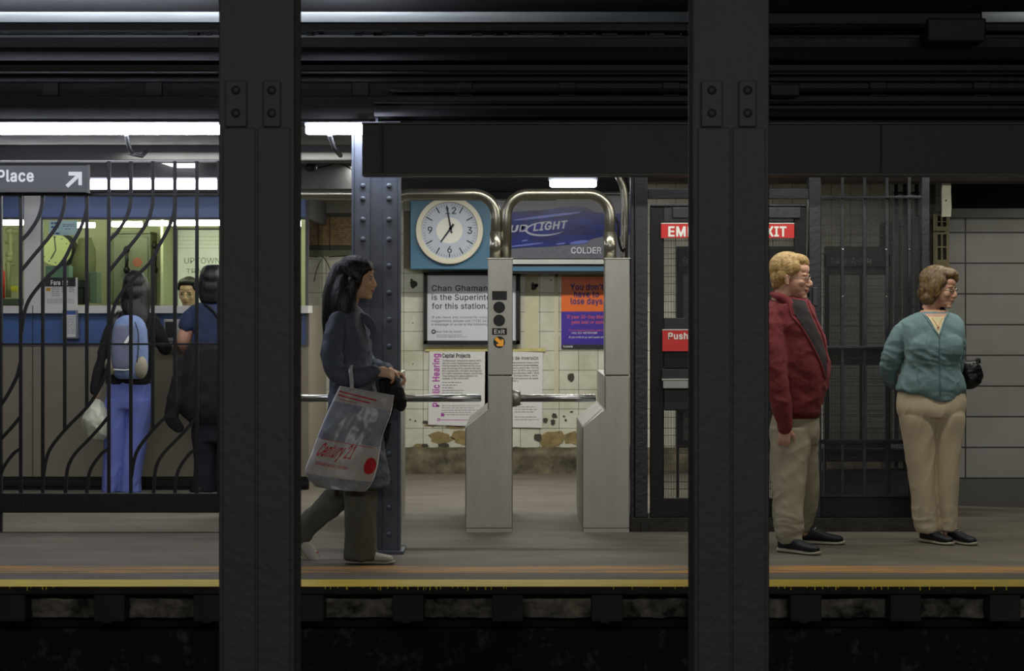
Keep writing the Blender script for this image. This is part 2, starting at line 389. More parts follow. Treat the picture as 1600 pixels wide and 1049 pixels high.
# old tape strips left on the tiles
for (xa, xb, ya, yb) in ((820, 841, 428, 546), (866, 872, 428, 520), (866, 872, 528, 618), (868, 945, 521, 524), (868, 945, 428, 433)):
    e.mi = 6; e.pb(xa, xb, ya, yb, WD-.0015, WD)
o = struct('wall_back', e, [tilem, chipm, plaster, mosaic, green, mat('grey_wall_paint', (132, 130, 118), .8, var=.2, vs=3), mat('tape_residue', (196, 192, 158), .5, var=.12, vs=16)])
e = MB(); nx, nz = 420, 10; g = []
for i in range(nx+1):
    c_ = []
    for j in range(nz+1):
        x = XL+(XR-XL)*i/nx; z = Z(699, WD)*(1-j/nz)
        q = noise.fractal(Vector((x*5, 1, z*6)), .9, 2.1, 4)
        c_.append(e.bm.verts.new((x, WD-.02+.022*q-(.02 if j > 2 else 0), z+(.012*noise.noise(Vector((x*14, 0, 0))) if j == 0 else 0))))
    g.append(c_)
for i in range(nx):
    for j in range(nz): e._f([g[i][j], g[i+1][j], g[i+1][j+1], g[i][j+1]])
o = struct('baseboard_back', e, stone); o.data.shade_smooth()

# white panelled wall at the right
e = MB(); e.box(X(1484, 15.42), XR, 15.42, 15.6, Z(748, 15.42), Z(326, 15.42))
e.mi = 1; e.box(X(1481, 15.42), XR, 15.40, 15.42, Z(340.5, 15.42), Z(326.5, 15.42))
o = struct('wall_right', e, [panelm, mat('wall_coping', (150, 150, 142), .6, var=.1, vs=8)])
struct('baseboard_right', MB().box(X(1484, 15.42), XR, 15.405, 15.6, 0, Z(748.5, 15.42)), mat('panel_foot', (96, 96, 92), .7, var=.15, vs=5))
struct('wall_side', MB().box(X(1484, 15.42), X(1484, 15.42)+.1, 15.6, 18.36, 0, Z(326, 15.42)), dirtconc)

# ceilings and beams
struct('ceiling', MB().box(XL, XR, 12.78, 18.6, 2.535, 2.62), ceilw)
struct('ceiling_vault', MB().box(XL, XR, 12.3, 17, 3.30, 3.4), vaultw)
struct('ceiling_track', MB().box(XL, XR, 4.5, 11.7, 3.05, 3.2), darksteel)
e = MB(); e.box(XL, XR, 11.7, 12.2, Z(19, 12.2), 3.5); struct('trim_7', e, darksteel, .01)
# deep longitudinal girder behind the lamps: web, flanges, stiffeners, ledges
d = 12.5
e = MB()
e.box(XL, XR, d, d+.28, Z(192, d), Z(150, d))
e.box(XL, XR, d+.05, d+.28, Z(150, d), Z(128, d))
e.box(XL, XR, d-.05, d+.28, Z(128, d), Z(123, d))
e.box(XL, XR, d+.02, d+.28, Z(123, d), Z(58, d))
e.box(XL, XR, d-.04, d+.2, Z(192.5, d), Z(190, d))
for px in list(range(-260, 1900, 162)):
    e.box(X(px, d), X(px+26, d), d+.01, d+.1, Z(150, d), Z(128, d))
struct('trim_8', e, darksteel, .004)
e = MB()
e.box(XL, XR, d-.1, d+.1, Z(51.5, d), Z(39, d)); e.box(XL, XR, d-.13, d+.1, Z(41, d), Z(39, d))
struct('trim_9', e, darksteel, .003)
e = MB()
# torn hangings under the vault strip
for i in range(60):
    x = rnd.uniform(150, 1085); wv = rnd.uniform(5, 22); h = rnd.uniform(1, 4)
    e.pb(x, x+wv, 51.5, 52+h, d-.03, d-.01)
struct('trim_10', e, darksteel)
struct('trim_15', MB().box(X(1086, 12.2), X(1535, 12.2), 12.2, 12.45, Z(38.5, 12.2), Z(17, 12.2)), darksteel, .01)  # added dark beam masking the bright vault strip where its light fades
# cross beams of the mezzanine ceiling
struct('trim_11', MB().box(XL, X(618, 15.2), 15.2, 15.5, Z(251, 15.2), 2.54), beamgrey, .01)
e = MB(); e.box(XL, X(618, 16.5), 16.42, 16.6, Z(299, 16.42), 2.54); e.box(XL, X(618, 16.5), 16.39, 16.42, Z(299.5, 16.42), Z(297, 16.42))
struct('trim_12', e, beamgrey, .004)
e = MB(); e.box(X(606, 15.6), X(985, 15.6), 15.6, 15.8, Z(300, 15.6), 2.54); e.box(X(641, 15.5), X(870, 15.5), 15.5, 15.75, Z(311, 15.5), Z(299, 15.5))
struct('trim_13', e, darksteel, .008)
struct('trim_14', MB().box(X(985, 14.4), XR, 14.4, 14.7, Z(284, 14.4), 2.54), mat('brown_beam', (58, 50, 40), .8, var=.4, vs=5), .008)
# black sheet standing in for the unlit opening over the right wall
struct('void_right', MB().box(X(1488, 15.62), XR, 15.62, 15.7, Z(327, 15.62), 2.54), mat('unlit_void_black', (7, 7, 8), .9))

# ---------------------------------------------------------------- pipes and conduits overhead (each its own thing)
def run(name, py, r, d, label, px0=-400, px1=2100, m=darksteel, cat='pipe', dr=0):
    b = MB(); b.tube([(X(px0, d), d, Z(py, d)), (X(px1, d), d, Z(py, d))], r*d/FPX, 14)
    k = X(px0, d)
    while k < X(px1, d) and dr:
        b.tube([(k, d, Z(py, d)), (k+.05, d, Z(py, d))], r*1.35*d/FPX, 14); k += dr
    return single(name, b, m, label, cat, smooth=True)
pipedark = mat('dark_pipe_paint', (20, 20, 23), .85, var=.3, vs=5)
run('overhead_pipe', 84, 10.5, 12.3, 'thick dark round pipe running along the top of the station above all the lamps', m=pipedark)
run('conduit', 112, 2.2, 12.33, 'thin dark conduit just below the thick overhead pipe at the top', m=pipedark)
run('conduit', 141, 3, 12.38, 'thin dark conduit across the recessed panels of the deep girder', px0=610, m=pipedark)
run('conduit', 176, 6, 12.3, 'dark conduit right above the platform edge girder', px0=585, m=pipedark)
run('conduit', 160, 2.2, 12.4, 'thinnest dark conduit above the platform edge girder, over the thicker one', px0=585, m=pipedark)
run('conduit', 41, 2, 12.2, 'thin dark conduit high at the top right of the station', px0=1150, px1=1452, m=pipedark)
single('junction_box', MB().pb(1450, 1541, 28, 64, 12.15, 12.4), darksteel, 'dark rectangular box high among the pipes at top right', 'junction box', bevel=.01)
single('junction_box', MB().pb(1204, 1250, 131, 149, 12.28, 12.45), darksteel, 'small dark box on the conduits right of the right front column', 'junction box', bevel=.006)

# platform edge girder with joints, flange and seam
gm = thing('edge_girder', 'long dark steel girder over the platform edge, ending at the blue riveted column', 'girder', (X(1200, 12.05), 12.05, Z(272, 12.05)))
g = MB(); g.box(X(566, 12.05), XR, 12.05, 12.08, Z(272, 12.05), Z(193, 12.05)); g.build('web', mat('girder_paint', (28, 29, 33), .55, var=.35, vs=4, bump=.3, bs=20, stretch=(.5, 1, 1)), gm)
g = MB(); g.box(X(566, 12.05), XR, 12.03, 12.2, Z(275, 12.05), Z(271, 12.05)); g.build('bottom_flange', mat('girder_flange', (58, 58, 60), .5, var=.3, vs=6), gm, .002)
g = MB(); g.box(X(566, 12.05), XR, 12.02, 12.2, Z(195, 12.05), Z(192, 12.05)); g.build('top_flange', MATS['girder_flange'], gm, .002)
for px in (596, 1376): 
    g = MB(); g.box(X(px, 12.04), X(px+3, 12.04), 12.035, 12.06, Z(271, 12.04), Z(195, 12.04)); g.build('joint_strip', darksteel, gm)

# ---------------------------------------------------------------- fluorescent lights
def lamp(xa, xb, ya, yb, d, label, group, tm, hang=False, double=False, housing=True, hz=None):
    t = thing('fluorescent_light', label, 'light', (X((xa+xb)/2, d), d, Z(yb, d)), group)
    xa, xb = X(xa, d), X(xb, d); za, zb = Z(ya, d), Z(yb, d); r = (za-zb)/2
    g = MB(); g.tube([(xa, d, zb+r), (xa+r*.4, d, zb+r), (xb-r*.4, d, zb+r), (xb, d, zb+r)], [r*.7, r, r, r*.7], 14); g.build('tube', tm, t, smooth=True)
    if housing:
        hz = hz or za+.018
        g = MB(); g.box(xa-.01, xb+.01, d+.012, d+.075, za-.004, hz); g.build('housing', mat('lamp_housing', (120, 122, 128), .5), t, .004)
        for k in range(3):
            x = xa+(xb-xa)*(.12+.38*k); g = MB(); g.box(x, x+.02, d+.02, d+.05, hz-.005, hz+(.6 if hang else .02)); g.bm.free()
    return t
lamp(-330, 345, 195, 210.5, 12.28, 'long bright fluorescent tube light over the platform at upper left', 'platform tube lights', tubem)
lamp(478, 600, 195, 210.5, 12.28, 'short bright tube light beside the top of the blue riveted column', 'platform tube lights', tubem)
lamp(-120, 345, 281, 296, 15.35, 'bright tube light seen through the bar tops, over the ticket booth', None, tubem2)
lamp(859, 932, 281, 293, 14.6, 'small bright tube light above the turnstile pipes', None, tubem2, hz=2.534)
t = thing('ceiling_reflection', 'small glowing slanted patch for a ceiling reflection behind the fence bar tops', 'light', (X(275, 16.36), 16.36, Z(262, 16.36)))
g = MB(); g.pprism([(243, 252), (306, 252), (306, 262), (273, 262)], 16.36, 16.40); g.build('lens', mat('reflection_glow', (255, 255, 255), emit=(.95, .95, 1), es=2.5), t)  # emissive patch added in place of a bright reflection on the ceiling
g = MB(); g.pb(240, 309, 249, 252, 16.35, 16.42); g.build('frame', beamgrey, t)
g = MB(); g.tube([P(197, 211, 12.3), P(202, 232, 12.5), P(207, 240, 12.9)], .012, 8); g.tube([P(202, 240, 12.8), P(222, 244, 12.9), P(228, 238, 12.95)], .012, 8)
single('lamp_bracket', g, beamgrey, 'bent grey pipe bracket under the long light at upper left', 'bracket', smooth=True)
g = MB(); g.tube([P(515, 211, 12.3), P(522, 232, 12.5), P(532, 243, 12.9)], .014, 8)
single('lamp_bracket', g, beamgrey, 'short grey pipe bracket under the short tube light', 'bracket', smooth=True)
for i, (pts, lb) in enumerate([([(535, 256), (545, 262), (556, 270)], 'short black cable hanging under the ceiling left of the blue column'), ([(470, 259), (490, 264), (512, 259), (525, 254)], 'drooping black cable under the ceiling behind the short tube light')]):
    g = MB(); g.tube([P(pts[0][0]-1, 238.5, 15.9)]+[P(a, b, 15.9) for a, b in pts]+[P(pts[-1][0]+1, 238.5, 15.9)], .006, 6); single('cable', g, black, lb, 'cable', smooth=True)
g = MB(); g.pb(462, 468, 236, 268, 15.7, 15.75); g.pb(467, 486, 258, 262, 15.72, 15.74); g.ell(P(486, 262, 15.75), (.045, .05, .035)); single('conduit_clamp', g, black, 'black clamp and fitting under the ceiling beam beside the left front column', 'clamp')
g = MB(); g.tube([P(545, 400, 18.3), P(537, 400, 18.3), P(514, 402, 18.3)], .004, 6); g.tube([P(504, 400, 18.3), P(512, 412, 18.3), P(517, 425, 18.3), P(520, 440, 18.3)], .004, 6); single('wall_wire', g, black, 'thin loose wire on the tiles behind the walking woman', 'wire', smooth=True)

# ---------------------------------------------------------------- front columns (between the tracks)
DC = 8.0
def front_column():
    xa, xb = X(342, DC), X(460, DC); xm = (xa+xb)/2; T = 3.05
    t = thing('steel_column', '', 'column', (xm, DC+.12, -1.2))
    g = MB(); g.box(xa, xb, DC, DC+.02, -1.2, T); g.build('front_flange', colsteel, t, .004)
    g = MB(); g.box(xa, xb, DC+.24, DC+.26, -1.2, T); g.build('rear_flange', colsteel, t, .004)
    g = MB(); g.box(xm-.006, xm+.006, DC+.02, DC+.24, -1.2, T); g.build('web', colsteel, t)
    for s in (-1, 1):
        g = MB(); g.box(xm+s*.004, xm+s*.124, DC-.008, DC, -1.2, Z(200, DC)); g.build('face_plate', colsteel, t, .003)
        a, b = (352, 385) if s < 0 else (411, 438)
        g = MB(); g.pb(a, b, 126, 198, DC-.02, DC); p = g.build('rivet_plate', colsteel, t, .003)
        for py in (141, 177):
            g = MB(); c = P((a+b)/2, py, DC-.02); g.ell(c, (.017, .012, .017)); g.build('rivet', colsteel, p, smooth=True)
    return t
c1 = front_column(); c1['label'] = 'black steel column in front, left of the walking woman'; c1['group'] = 'steel columns between the tracks'
c2 = dup(c1, (X(1143, DC)-X(401, DC), 0, 0), 'black steel column in front, between the turnstiles and the man in red')

# ---------------------------------------------------------------- riveted blue column on the platform
d = 12.41; t = thing('riveted_column', 'blue-grey riveted steel column behind the walking woman', 'column', (X(588, d), d+.13, 0))
g = MB(); g.pb(551, 625, 200, 866, d+.02, d+.04); g.build('cover_plate', bluesteel, t)
g = MB(); g.box(X(586, d), X(590, d), d+.04, d+.25, 0, 2.5); g.build('web', bluesteel, t)
g = MB(); g.pb(551, 625, 200, 866, d+.25, d+.27); g.build('rear_plate', bluesteel, t)
for a, b in ((553, 578), (598, 622)):
    g = MB(); g.box(X(a, d), X(b, d), d, d+.02, 0, 2.47); g.build('angle_strip', bluesteel, t, .003)
for a, b in ((549.5, 553), (622, 626)):
    g = MB(); g.box(X(a, d), X(b, d), d-.012, d+.06, 0, 2.47); g.build('edge_flange', bluesteel, t, .003)
rv = None
for px in (567, 608):
    for py in [290.6, 311, 343.5, 374.5]+[416+42*i for i in range(11)]:
        if rv is None:
            g = MB(); g.ell(P(px, py, d), (.0165, .012, .0165)); rv = g.build('rivet', bluesteel, t, smooth=True); r0 = P(px, py, d)
        else:
            o = rv.copy(); C.objects.link(o); o.location = rv.location+(P(px, py, d)-r0)
g = MB(); g.box(X(545, d), X(631, d), d-.03, d+.3, 0, .02); g.build('base_plate', bluesteel, t, .004)

# ---------------------------------------------------------------- bar fence at the left
FD = 13.62; t = thing('bar_fence', 'tall black iron fence with curving bars in front of the ticket booth', 'fence', (X(170, FD), FD, 0))
bw = .0105
g = MB(); g.box(X(-420, FD), X(343, FD), FD-.03, FD+.03, Z(801, FD), Z(770.5, FD)); g.build('bottom_rail', black, t, .005)
g = MB(); g.box(X(-420, FD), X(343, FD), FD-.012, FD+.012, Z(306, FD), Z(301.5, FD)); g.build('top_rail', black, t, .002)
g = MB(); g.box(X(-420, FD), X(343, FD), FD-.01, FD+.01, Z(539.5, FD), Z(536.5, FD)); g.build('middle_rail', black, t)
for px in (1, -415):
    g = MB(); g.box(X(px-2, FD), X(px+2.5, FD), FD-.02, FD+.02, 0, Z(302, FD)); g.build('post', black, t)
B = 34.4
def bar(px, ya, yb, nm='upright_bar'):
    g = MB(); g.box(X(px, FD)-bw, X(px, FD)+bw, FD-bw, FD+bw, Z(yb, FD), Z(ya, FD)); g.build(nm, black, t, .002)
def curve(pts):
    pts = catmull(pts, 8); g = MB(); g.tube([P(a, b, FD) for a, b in pts], bw*1.35, 4, ph=PI/4); g.build('curved_bar', black, t, .001)
for k in (-2, -1, 0, 1, 2):
    x0 = 32.5+k*B*4; top = 252 if k >= 1 else 303
    def vis(x): return x < 343
    if not vis(x0): continue
    bar(x0, top, 771)
    if vis(x0+B): bar(x0+B, 440, 771)
    if vis(x0+2*B): bar(x0+2*B, 404, 672)
    if vis(x0+3*B): bar(x0+3*B, top, 636)
    if k >= 1:
        for j in (1, 2):
            if vis(x0+j*B): bar(x0+j*B, 252, 304, 'bar_top')
    if not vis(x0+4*B-20): continue
    curve([(x0+B, 303), (x0+B-.7, 318), (x0+B-7, 340), (x0+B-20, 361), (x0, 377)])
    curve([(x0+2*B, 303), (x0+2*B-1, 322), (x0+2*B-9, 347), (x0+2*B-25, 371), (x0+18, 402), (x0+1, 423)])
    curve([(x0+3*B, 306), (x0+3*B-1, 330), (x0+3*B-10, 357), (x0+3*B-24, 383), (x0+2*B-4, 410), (x0+B+3, 437), (x0+14, 467), (x0+5, 492), (x0+1, 520)])
    curve([(x0+4*B-1, 568), (x0+4*B-8, 593), (x0+3*B+4, 632), (x0+2*B+4, 668), (x0+B+14, 698), (x0+B+5, 720), (x0+B+1, 745)])
    curve([(x0+4*B-1, 652), (x0+4*B-14, 668), (x0+3*B+2, 688), (x0+2*B+14, 712), (x0+2*B+4, 735), (x0+2*B+1, 771)])
    curve([(x0+4*B-1, 702), (x0+4*B-12, 710), (x0+3*B+8, 730), (x0+3*B+2, 748), (x0+3*B, 771)])
# hanging sign with arrow
d = 13.5; t = thing('hanging_sign', 'dark grey station sign with white lettering and a diagonal arrow, top left', 'sign', (X(0, d), d, Z(300, d)))
g = MB(); g.pb(-330, 136.5, 258, 301, d, d+.05); g.build('panel', signgrey, t, .004)
g = MB(); g.pb(135.5, 138, 257, 302, d-.004, d+.055); g.build('end_cap', beamgrey, t)
text([('Place', 53, 283.5, 17.5, 'R', 57, .03), ('Park', -14, 283.5, 17.5, 'R', 48, .03)], signwhite, t, d)
text([], signwhite, t, d) if False else None
g = MB(); ax, ay = 127.5, 268.5
g.pprism([(107, 268.5), (128, 268.5), (128, 289.5), (122.5, 289.5), (122.5, 278.2), (106.3, 293.5), (102.3, 289.2), (118, 274.5), (107, 274.5)], d-.003, d-.0005); g.build('arrow', signwhite, t)

# ---------------------------------------------------------------- turnstiles
TD = 13.6
def turnstile():
    t = thing('turnstile', '', 'turnstile', (X(764, TD), TD+.6, 0))
    g = MB(); g.pprism([(727, 826), (727, 668), (762, 640), (762, 587.5), (801, 587.5), (801, 826)], TD, TD+1.25); g.build('cabinet', ss, t, .006)
    g = MB(); g.pb(762, 801, 404, 586.5, TD, TD+.16); g.build('tall_head', ss, t, .004)
    g = MB(); g.pb(761, 802, 403, 405.5, TD-.004, TD+.17); g.build('head_cap', ss, t, .002)
    g = MB(); g.pb(728, 800.5, 826.5, 834, TD-.01, TD+1.26); g.build('plinth', ss, t, .003)
    g = MB(); g.box(X(799, TD), X(930, TD), TD+.30, TD+.30, 0, 0) if False else None
    zb = Z(622.5, TD+.3)
    g = MB(); g.tube([(X(798, TD), TD+.3, zb), (X(929, TD+.3), TD+.3, zb), (X(931, TD+.3), TD+.3, zb)], [.024, .024, .018], 18); g.build('turning_bar', barsteel, t, smooth=True)
    hx = X(801, TD)
    g = MB(); g.tube([(hx-.01, TD+.3, zb), (hx+.05, TD+.3, zb)], [.06, .045], 18); g.build('hub', ss, t, smooth=True)
    return t
t1 = turnstile()
per = X(984, TD)-X(801, TD)
t2 = dup(t1, (per, 0, 0), 'right steel turnstile under the right end of the bent pipe, no signs on its head', 'turnstiles')
t0 = dup(t1, (-per, 0, 0), 'steel turnstile mostly hidden behind the blue riveted column', 'turnstiles')
tm = dup(t1, (-2*per, 0, 0), 'steel turnstile hidden behind the left front column, only its bar end showing', 'turnstiles')
for o in list(t2.children):
    if o.name.split('.')[0] in ('turning_bar', 'hub'): bpy.data.objects.remove(o)
t1['label'] = 'middle steel turnstile with black discs and an Exit sign on its head'; t1['group'] = 'turnstiles'
g = MB(); g.pb(769, 792, 455, 469, TD-.003, TD); p = g.build('black_sign_plate', blackm, t1)
for py in (480.5, 501):
    g = MB(); g.disc((X(780, TD), Z(py, TD)), 9.2*TD/FPX, TD-.003, TD); g.build('indicator_disc', blackm, t1)
g = MB(); g.pb(769, 792, 513, 523.5, TD-.003, TD); g.build('exit_plate', blackm, t1)
text([('Exit', 780.5, 521.3, 6.2, 'C', 16.5, .01)], signwhite, t1, TD-.003, 'exit_lettering')
g = MB(); g.disc((X(780, TD), Z(535, TD)), 9.2*TD/FPX, TD-.003, TD); g.build('arrow_disc', mat('disc_green_black', (22, 44, 40), .5), t1)
g = MB(); g.pprism([(774.2, 528.5), (776.4, 526.8), (783, 533), (783, 529.8), (787.2, 531.5), (786.8, 541.3), (776.8, 541.3), (775.5, 538), (779.8, 537.5), (773, 531.2)], TD-.006, TD-.003); g.build('arrow', mat('arrow_orange', (236, 158, 40), .5, emit=(1, .5, .08), es=.15), t1)
def hoop(xa, xb, d, label, drop=405, sleeve=None):
    t = thing('hoop_pipe', label, 'pipe', (X((xa+xb)/2, d), d, Z(405, d)), 'bent pipes over the turnstile aisles')
    R = 34; r = .034; z = 303.5; pts = [(xa, drop), (xa, z+R)]
    for k in range(1, 9): a = PI-PI/2*k/8; pts.append((xa+R+R*math.cos(a), z+R-R*math.sin(a)))
    for k in range(0, 9): a = PI/2-PI/2*k/8; pts.append((xb-R+R*math.cos(a), z+R-R*math.sin(a)))
    pts += [(xb, drop)]
    g = MB(); g.tube([P(a, b, d) for a, b in pts], r, 18); g.build('bent_tube', pipes, t, smooth=True)
    for x in sleeve or []:
        g = MB(); g.tube([P(x, 405, d), P(x, 363, d)], .04, 18); g.build('sleeve', pipes, t, smooth=True)
    return t
hoop(791, 953, TD+.07, 'steel pipe hoop joining the two turnstiles on the right', sleeve=[953])
hoop(608, 775, TD+.07, 'steel pipe hoop over the left aisle, in front of the wall clock', sleeve=[775])
hoop(425, 592, TD+.07, 'steel pipe hoop left of the riveted column, mostly hidden')
g = MB(); g.tube([P(a, b, 14.3) for a, b in catmull([(958, 240), (967, 275), (974, 292), (976.5, 320), (976, 365), (975, 408)], 5)], .026, 12)
single('riser_pipe', g, pipes, 'bent vertical pipe rising behind the right turnstile', 'pipe', smooth=True)
g = MB(); g.tube([P(a, b, 14.2) for a, b in catmull([(958, 335), (966, 350), (966, 372), (972, 392), (976, 388)], 5)], .008, 8)
single('cable', g, wirem, 'thin grey cable looping beside the vertical riser pipe', 'cable', smooth=True)

# ---------------------------------------------------------------- exit gate and right fence
def mesh_panel(xa, xb, ya, yb, d, parent, name='wire_mesh', pv=2.45, rows=None):
    g = MB(); x = xa
    while x < xb: g.pb(x, x+.85, ya, yb, d, d+.003); x += pv
    y = ya; i = 0
    while y < yb: g.pb(xa, xb, y, y+.8, d-.002, d+.001); y += (17 if i % 2 else 11); i += 1
    return g.build(name, wirem, parent)
GD = 13.64
gt = thing('emergency_gate', 'black steel emergency exit gate with mesh windows and red signs, left of the man', 'gate', (X(1135, GD), GD, Z(810, GD)))
def fr(a, b, c, dd, nm, d0=GD, th=.06, m=black, bv=.004, parent=gt):
    g = MB(); g.pb(a, b, c, dd, d0, d0+th); return g.build(nm, m, parent, bv)
satin = mat('black_satin_frame', (30, 32, 40), .36, var=.35, vs=6, bump=.2, bs=40)
fr(992, 1012, 270, 809, 'post', GD, .09, satin); fr(1264, 1283, 270, 809, 'post', GD, .09, satin)
fr(985, 991.5, 270, 822, 'hinge_post', GD+.02, .05, satin)
fr(1012, 1264, 295, 311, 'top_rail', GD+.01, .07, satin)
fr(1016, 1260, 319.5, 323, 'door_frame_lip', GD+.01, .05, satin)
fr(1016, 1037, 323, 808, 'door_stile', GD+.02, .05); fr(1241, 1260, 323, 808, 'door_stile', GD+.02, .05)
fr(1037, 1241, 323, 347, 'door_head', GD+.02, .05, satin)
fr(1051, 1251, 324, 341, 'closer_cover', GD-.01, .04, satin)
fr(1037, 1241, 497, 549, 'door_plate', GD+.03, .03, mat('blue_black_plate', (30, 31, 38), .5))
fr(1037, 1241, 549, 576, 'door_rail', GD+.015, .06)
fr(1037, 1241, 576, 641, 'bar_plate', GD+.03, .03, MATS['blue_black_plate'])
fr(1016, 1260, 779, 809, 'kick_plate', GD+.01, .05)
mesh_panel(1037, 1241, 348, 497, GD+.04, gt); mesh_panel(1037, 1241, 641, 779, GD+.04, gt)
pb_ = fr(1035, 1200, 594, 608, 'push_bar', GD-.05, .05, barsteel, .006)
g = MB(); g.pb(1034, 1085, 592, 595, GD-.055, GD-.01); g.build('bar_cap', ss, pb_, .002); 
fr(1034, 1087, 577, 592, 'bar_housing', GD-.02, .04, MATS['blue_black_plate'])
s_ = fr(1033, 1241, 349.5, 372, 'exit_sign', GD+.0, .01, redp, 0)
text([('EMERGENCY', 1044, 369.3, 14.8, 'L', 125, .035), ('EXIT', 1229, 369.3, 14.8, 'R', 43, .035)], signwhite, s_, GD)
g = MB(); g.pb(1033, 1241, 348.6, 349.8, GD-.002, GD+.008); g.build('edge_line', signwhite, s_)
s_ = fr(1035, 1241, 515.5, 549, 'push_sign', GD+.0, .01, redp, 0)
text([('Push', 1044, 530, 9.6, 'L', 31, .03), ('Bar To Open', 1081, 530, 9.6, 'L', 88, .03), ('Alarm Will Sound', 1083, 546.5, 9.6, 'L', 130, .014)], signwhite, s_, GD)
g = MB(); g.pb(1035, 1241, 514.8, 516, GD-.002, GD+.008); g.build('edge_line', signwhite, s_)
g = MB(); g.pb(1001, 1014, 817, 837, GD-.03, GD+.05); g.pb(1001, 1014, 836, 838, GD-.05, GD+.05); g.build('foot_bolt', blackm, gt, .003)
fr(1270, 1278, 449, 478, 'latch_box', GD-.03, .03, mat('latch_grey', (48, 50, 56), .45))

ft = thing('mesh_fence', 'black barred fence with wire mesh between the man and the woman in teal', 'fence', (X(1365, GD), GD, Z(810, GD)))
fr(1440, 1452.5, 270, 809, 'post', GD, .07, satin, parent=ft)
for px in (1316.5, 1351, 1386, 1421):
    fr(px-2.3, px+2.3, 270, 780, 'upright_bar', GD+.02, .02, satin, .001, ft)
fr(1283, 1440, 306, 310, 'top_rail', GD, .05, satin, .002, ft)
fr(1283, 1440, 541, 545, 'middle_rail', GD, .05, satin, .002, ft)
fr(1283, 1440, 777, 809, 'kick_plate', GD, .05, black, .004, ft)
fr(1283, 1440, 774.5, 777, 'lower_trim', GD-.004, .05, satin, .001, ft)
fr(1283, 1440, 688, 694, 'lower_rail', GD+.01, .04, black, .001, ft)
mesh_panel(1283, 1440, 312, 776, GD+.045, ft)
for px in (1317, 1385, 1421):
    for py in (389.5, 463):
        g = MB(); g.pb(px-1.4, px+1.4, py-.5, py+.5, GD+.014, GD+.02); g.build('bar_clip', barsteel, ft)
for i, (xa, xb, ya, yb) in enumerate([]): pass

def map_case(xa, xb, d, label, cols, grow=None):
    t = thing('map_case', label, 'display case', (X((xa+xb)/2, d), d, 0), 'travel map cases behind the bars')
    g = MB(); g.pb(xa, xb, 385, 700, d+.02, d+.1); g.build('backing', blackm, t, .004)
    g = MB(); g.pb(xa, xb, 398, 417, d, d+.02); g.build('header', mat('header_black', (18, 18, 20), .5), t, .002)
    text([('Guide-A-Ride', xa+10, 411.5, 8.5, 'L', 64, .01)], mat('header_print', (118, 118, 116), .5), t, d, gap=.003)
    for a, b in ((430, 543), (571, 688)):
        for c0, c1 in cols:
            g = MB(); g.pb(c0, c1, a, b, d+.012, d+.02); p = g.build('map_sheet', papergrey, t)
            rules([(c0+2, c1-2, a+8+9*k, .9) for k in range(int((b-a-10)/9)) if k % 3], mat('map_print', (60, 60, 62), .6), p, d+.012, 'print')
    for ya in (418, 551):
        g = MB(); g.disc((X(xa+16, d), Z(ya+8, d)), 4*d/FPX, d+.008, d+.012, 20, 2.6*d/FPX); g.build('round_logo', mat('logo_olive', (74, 66, 38), .6), t)
        rules([(xa+30, xa+78, ya+9, 2)], MATS['map_print'], t, d+.012, 'heading')
    for a in (xa, xb-4):
        g = MB(); g.box(X(a, d), X(a+4, d), d, d+.04, 0, Z(385, d)); g.build('upright', blackm, t, .002)
    return t
map_case(1288, 1392, 14.3, 'dark travel map case behind the mesh fence', ((1296, 1343), (1347, 1384)))
mc = map_case(1057, 1240, 14.3, 'dark travel map case behind the emergency gate, half hidden by the front column', ((1068, 1140), (1146, 1230)))
g = MB(); g.pb(1284, 1440, 704, 722, 15.0, 15.3); g.pb(1284, 1440, 735, 777, 15.1, 15.3); g.pb(1284, 1440, 700, 704, 14.9, 15.3); g.box(X(1286, 15.1), X(1292, 15.1), 15.1, 15.3, 0, Z(704, 15.1)); g.box(X(1432, 15.1), X(1438, 15.1), 15.1, 15.3, 0, Z(704, 15.1))
single('bench', g, mat('dim_blue_grey', (50, 52, 66), .6), 'low dark bench seen through the mesh fence', 'bench', bevel=.005)
g = MB()
for px in (1398, 1412, 1430): g.box(X(px, 15.3), X(px+6, 15.3), 15.32, 15.38, 0, 2.53)
g.pb(1396, 1438, 300, 303, 15.28, 15.34); g.pb(1396, 1438, 556, 560, 15.28, 15.34)
single('inner_railing', g, satin, 'dim steel railing behind the mesh fence, left of the woman in teal', 'railing')

# things at the corner beside the white wall
g = MB(); g.pprism([(1474, 276), (1486.5, 276), (1486, 300), (1487, 322), (1486, 339), (1472, 339), (1472.5, 322), (1472, 300)], 14.5, 14.53)
g.mi = 1; g.disc((X(1478, 14.5), Z(313.5, 14.5)), .006, 14.497, 14.5, 12)
o = single('painted_board', g, [wornw, blackm], 'short flaking white board hanging above the vent blocks', 'board', bevel=.002)
for ya, yb, lb in ((334, 361, 'upper cream vent block half hidden by the white board'), (363, 413, 'cream vent block with four slots, above the teal woman\'s head'), (413, 470, 'lowest cream vent block right behind the teal woman\'s hair')):
    t = thing('vent_block', lb, 'vent', (X(1472, 15.3), 15.3, Z(yb, 15.3)), 'stacked vent blocks')
    g = MB(); d = 15.3
    h = yb-ya
    g.pb(1461, 1465, ya, yb, d, d+.06); g.pb(1470.5, 1473, ya, yb, d, d+.06); g.pb(1479, 1483.5, ya, yb, d, d+.06)
    g.pb(1461, 1483.5, ya, ya+3.5, d+.001, d+.06); g.pb(1461, 1483.5, yb-7, yb, d+.001, d+.06); g.pb(1461, 1483.5, ya+h*.44, ya+h*.49, d+.001, d+.06)
    g.build('block', creamblock, t, .002)
    g = MB(); g.pb(1461.5, 1483, ya+1, yb-1, d+.055, d+.07); g.build('slot_backing', blackm, t)
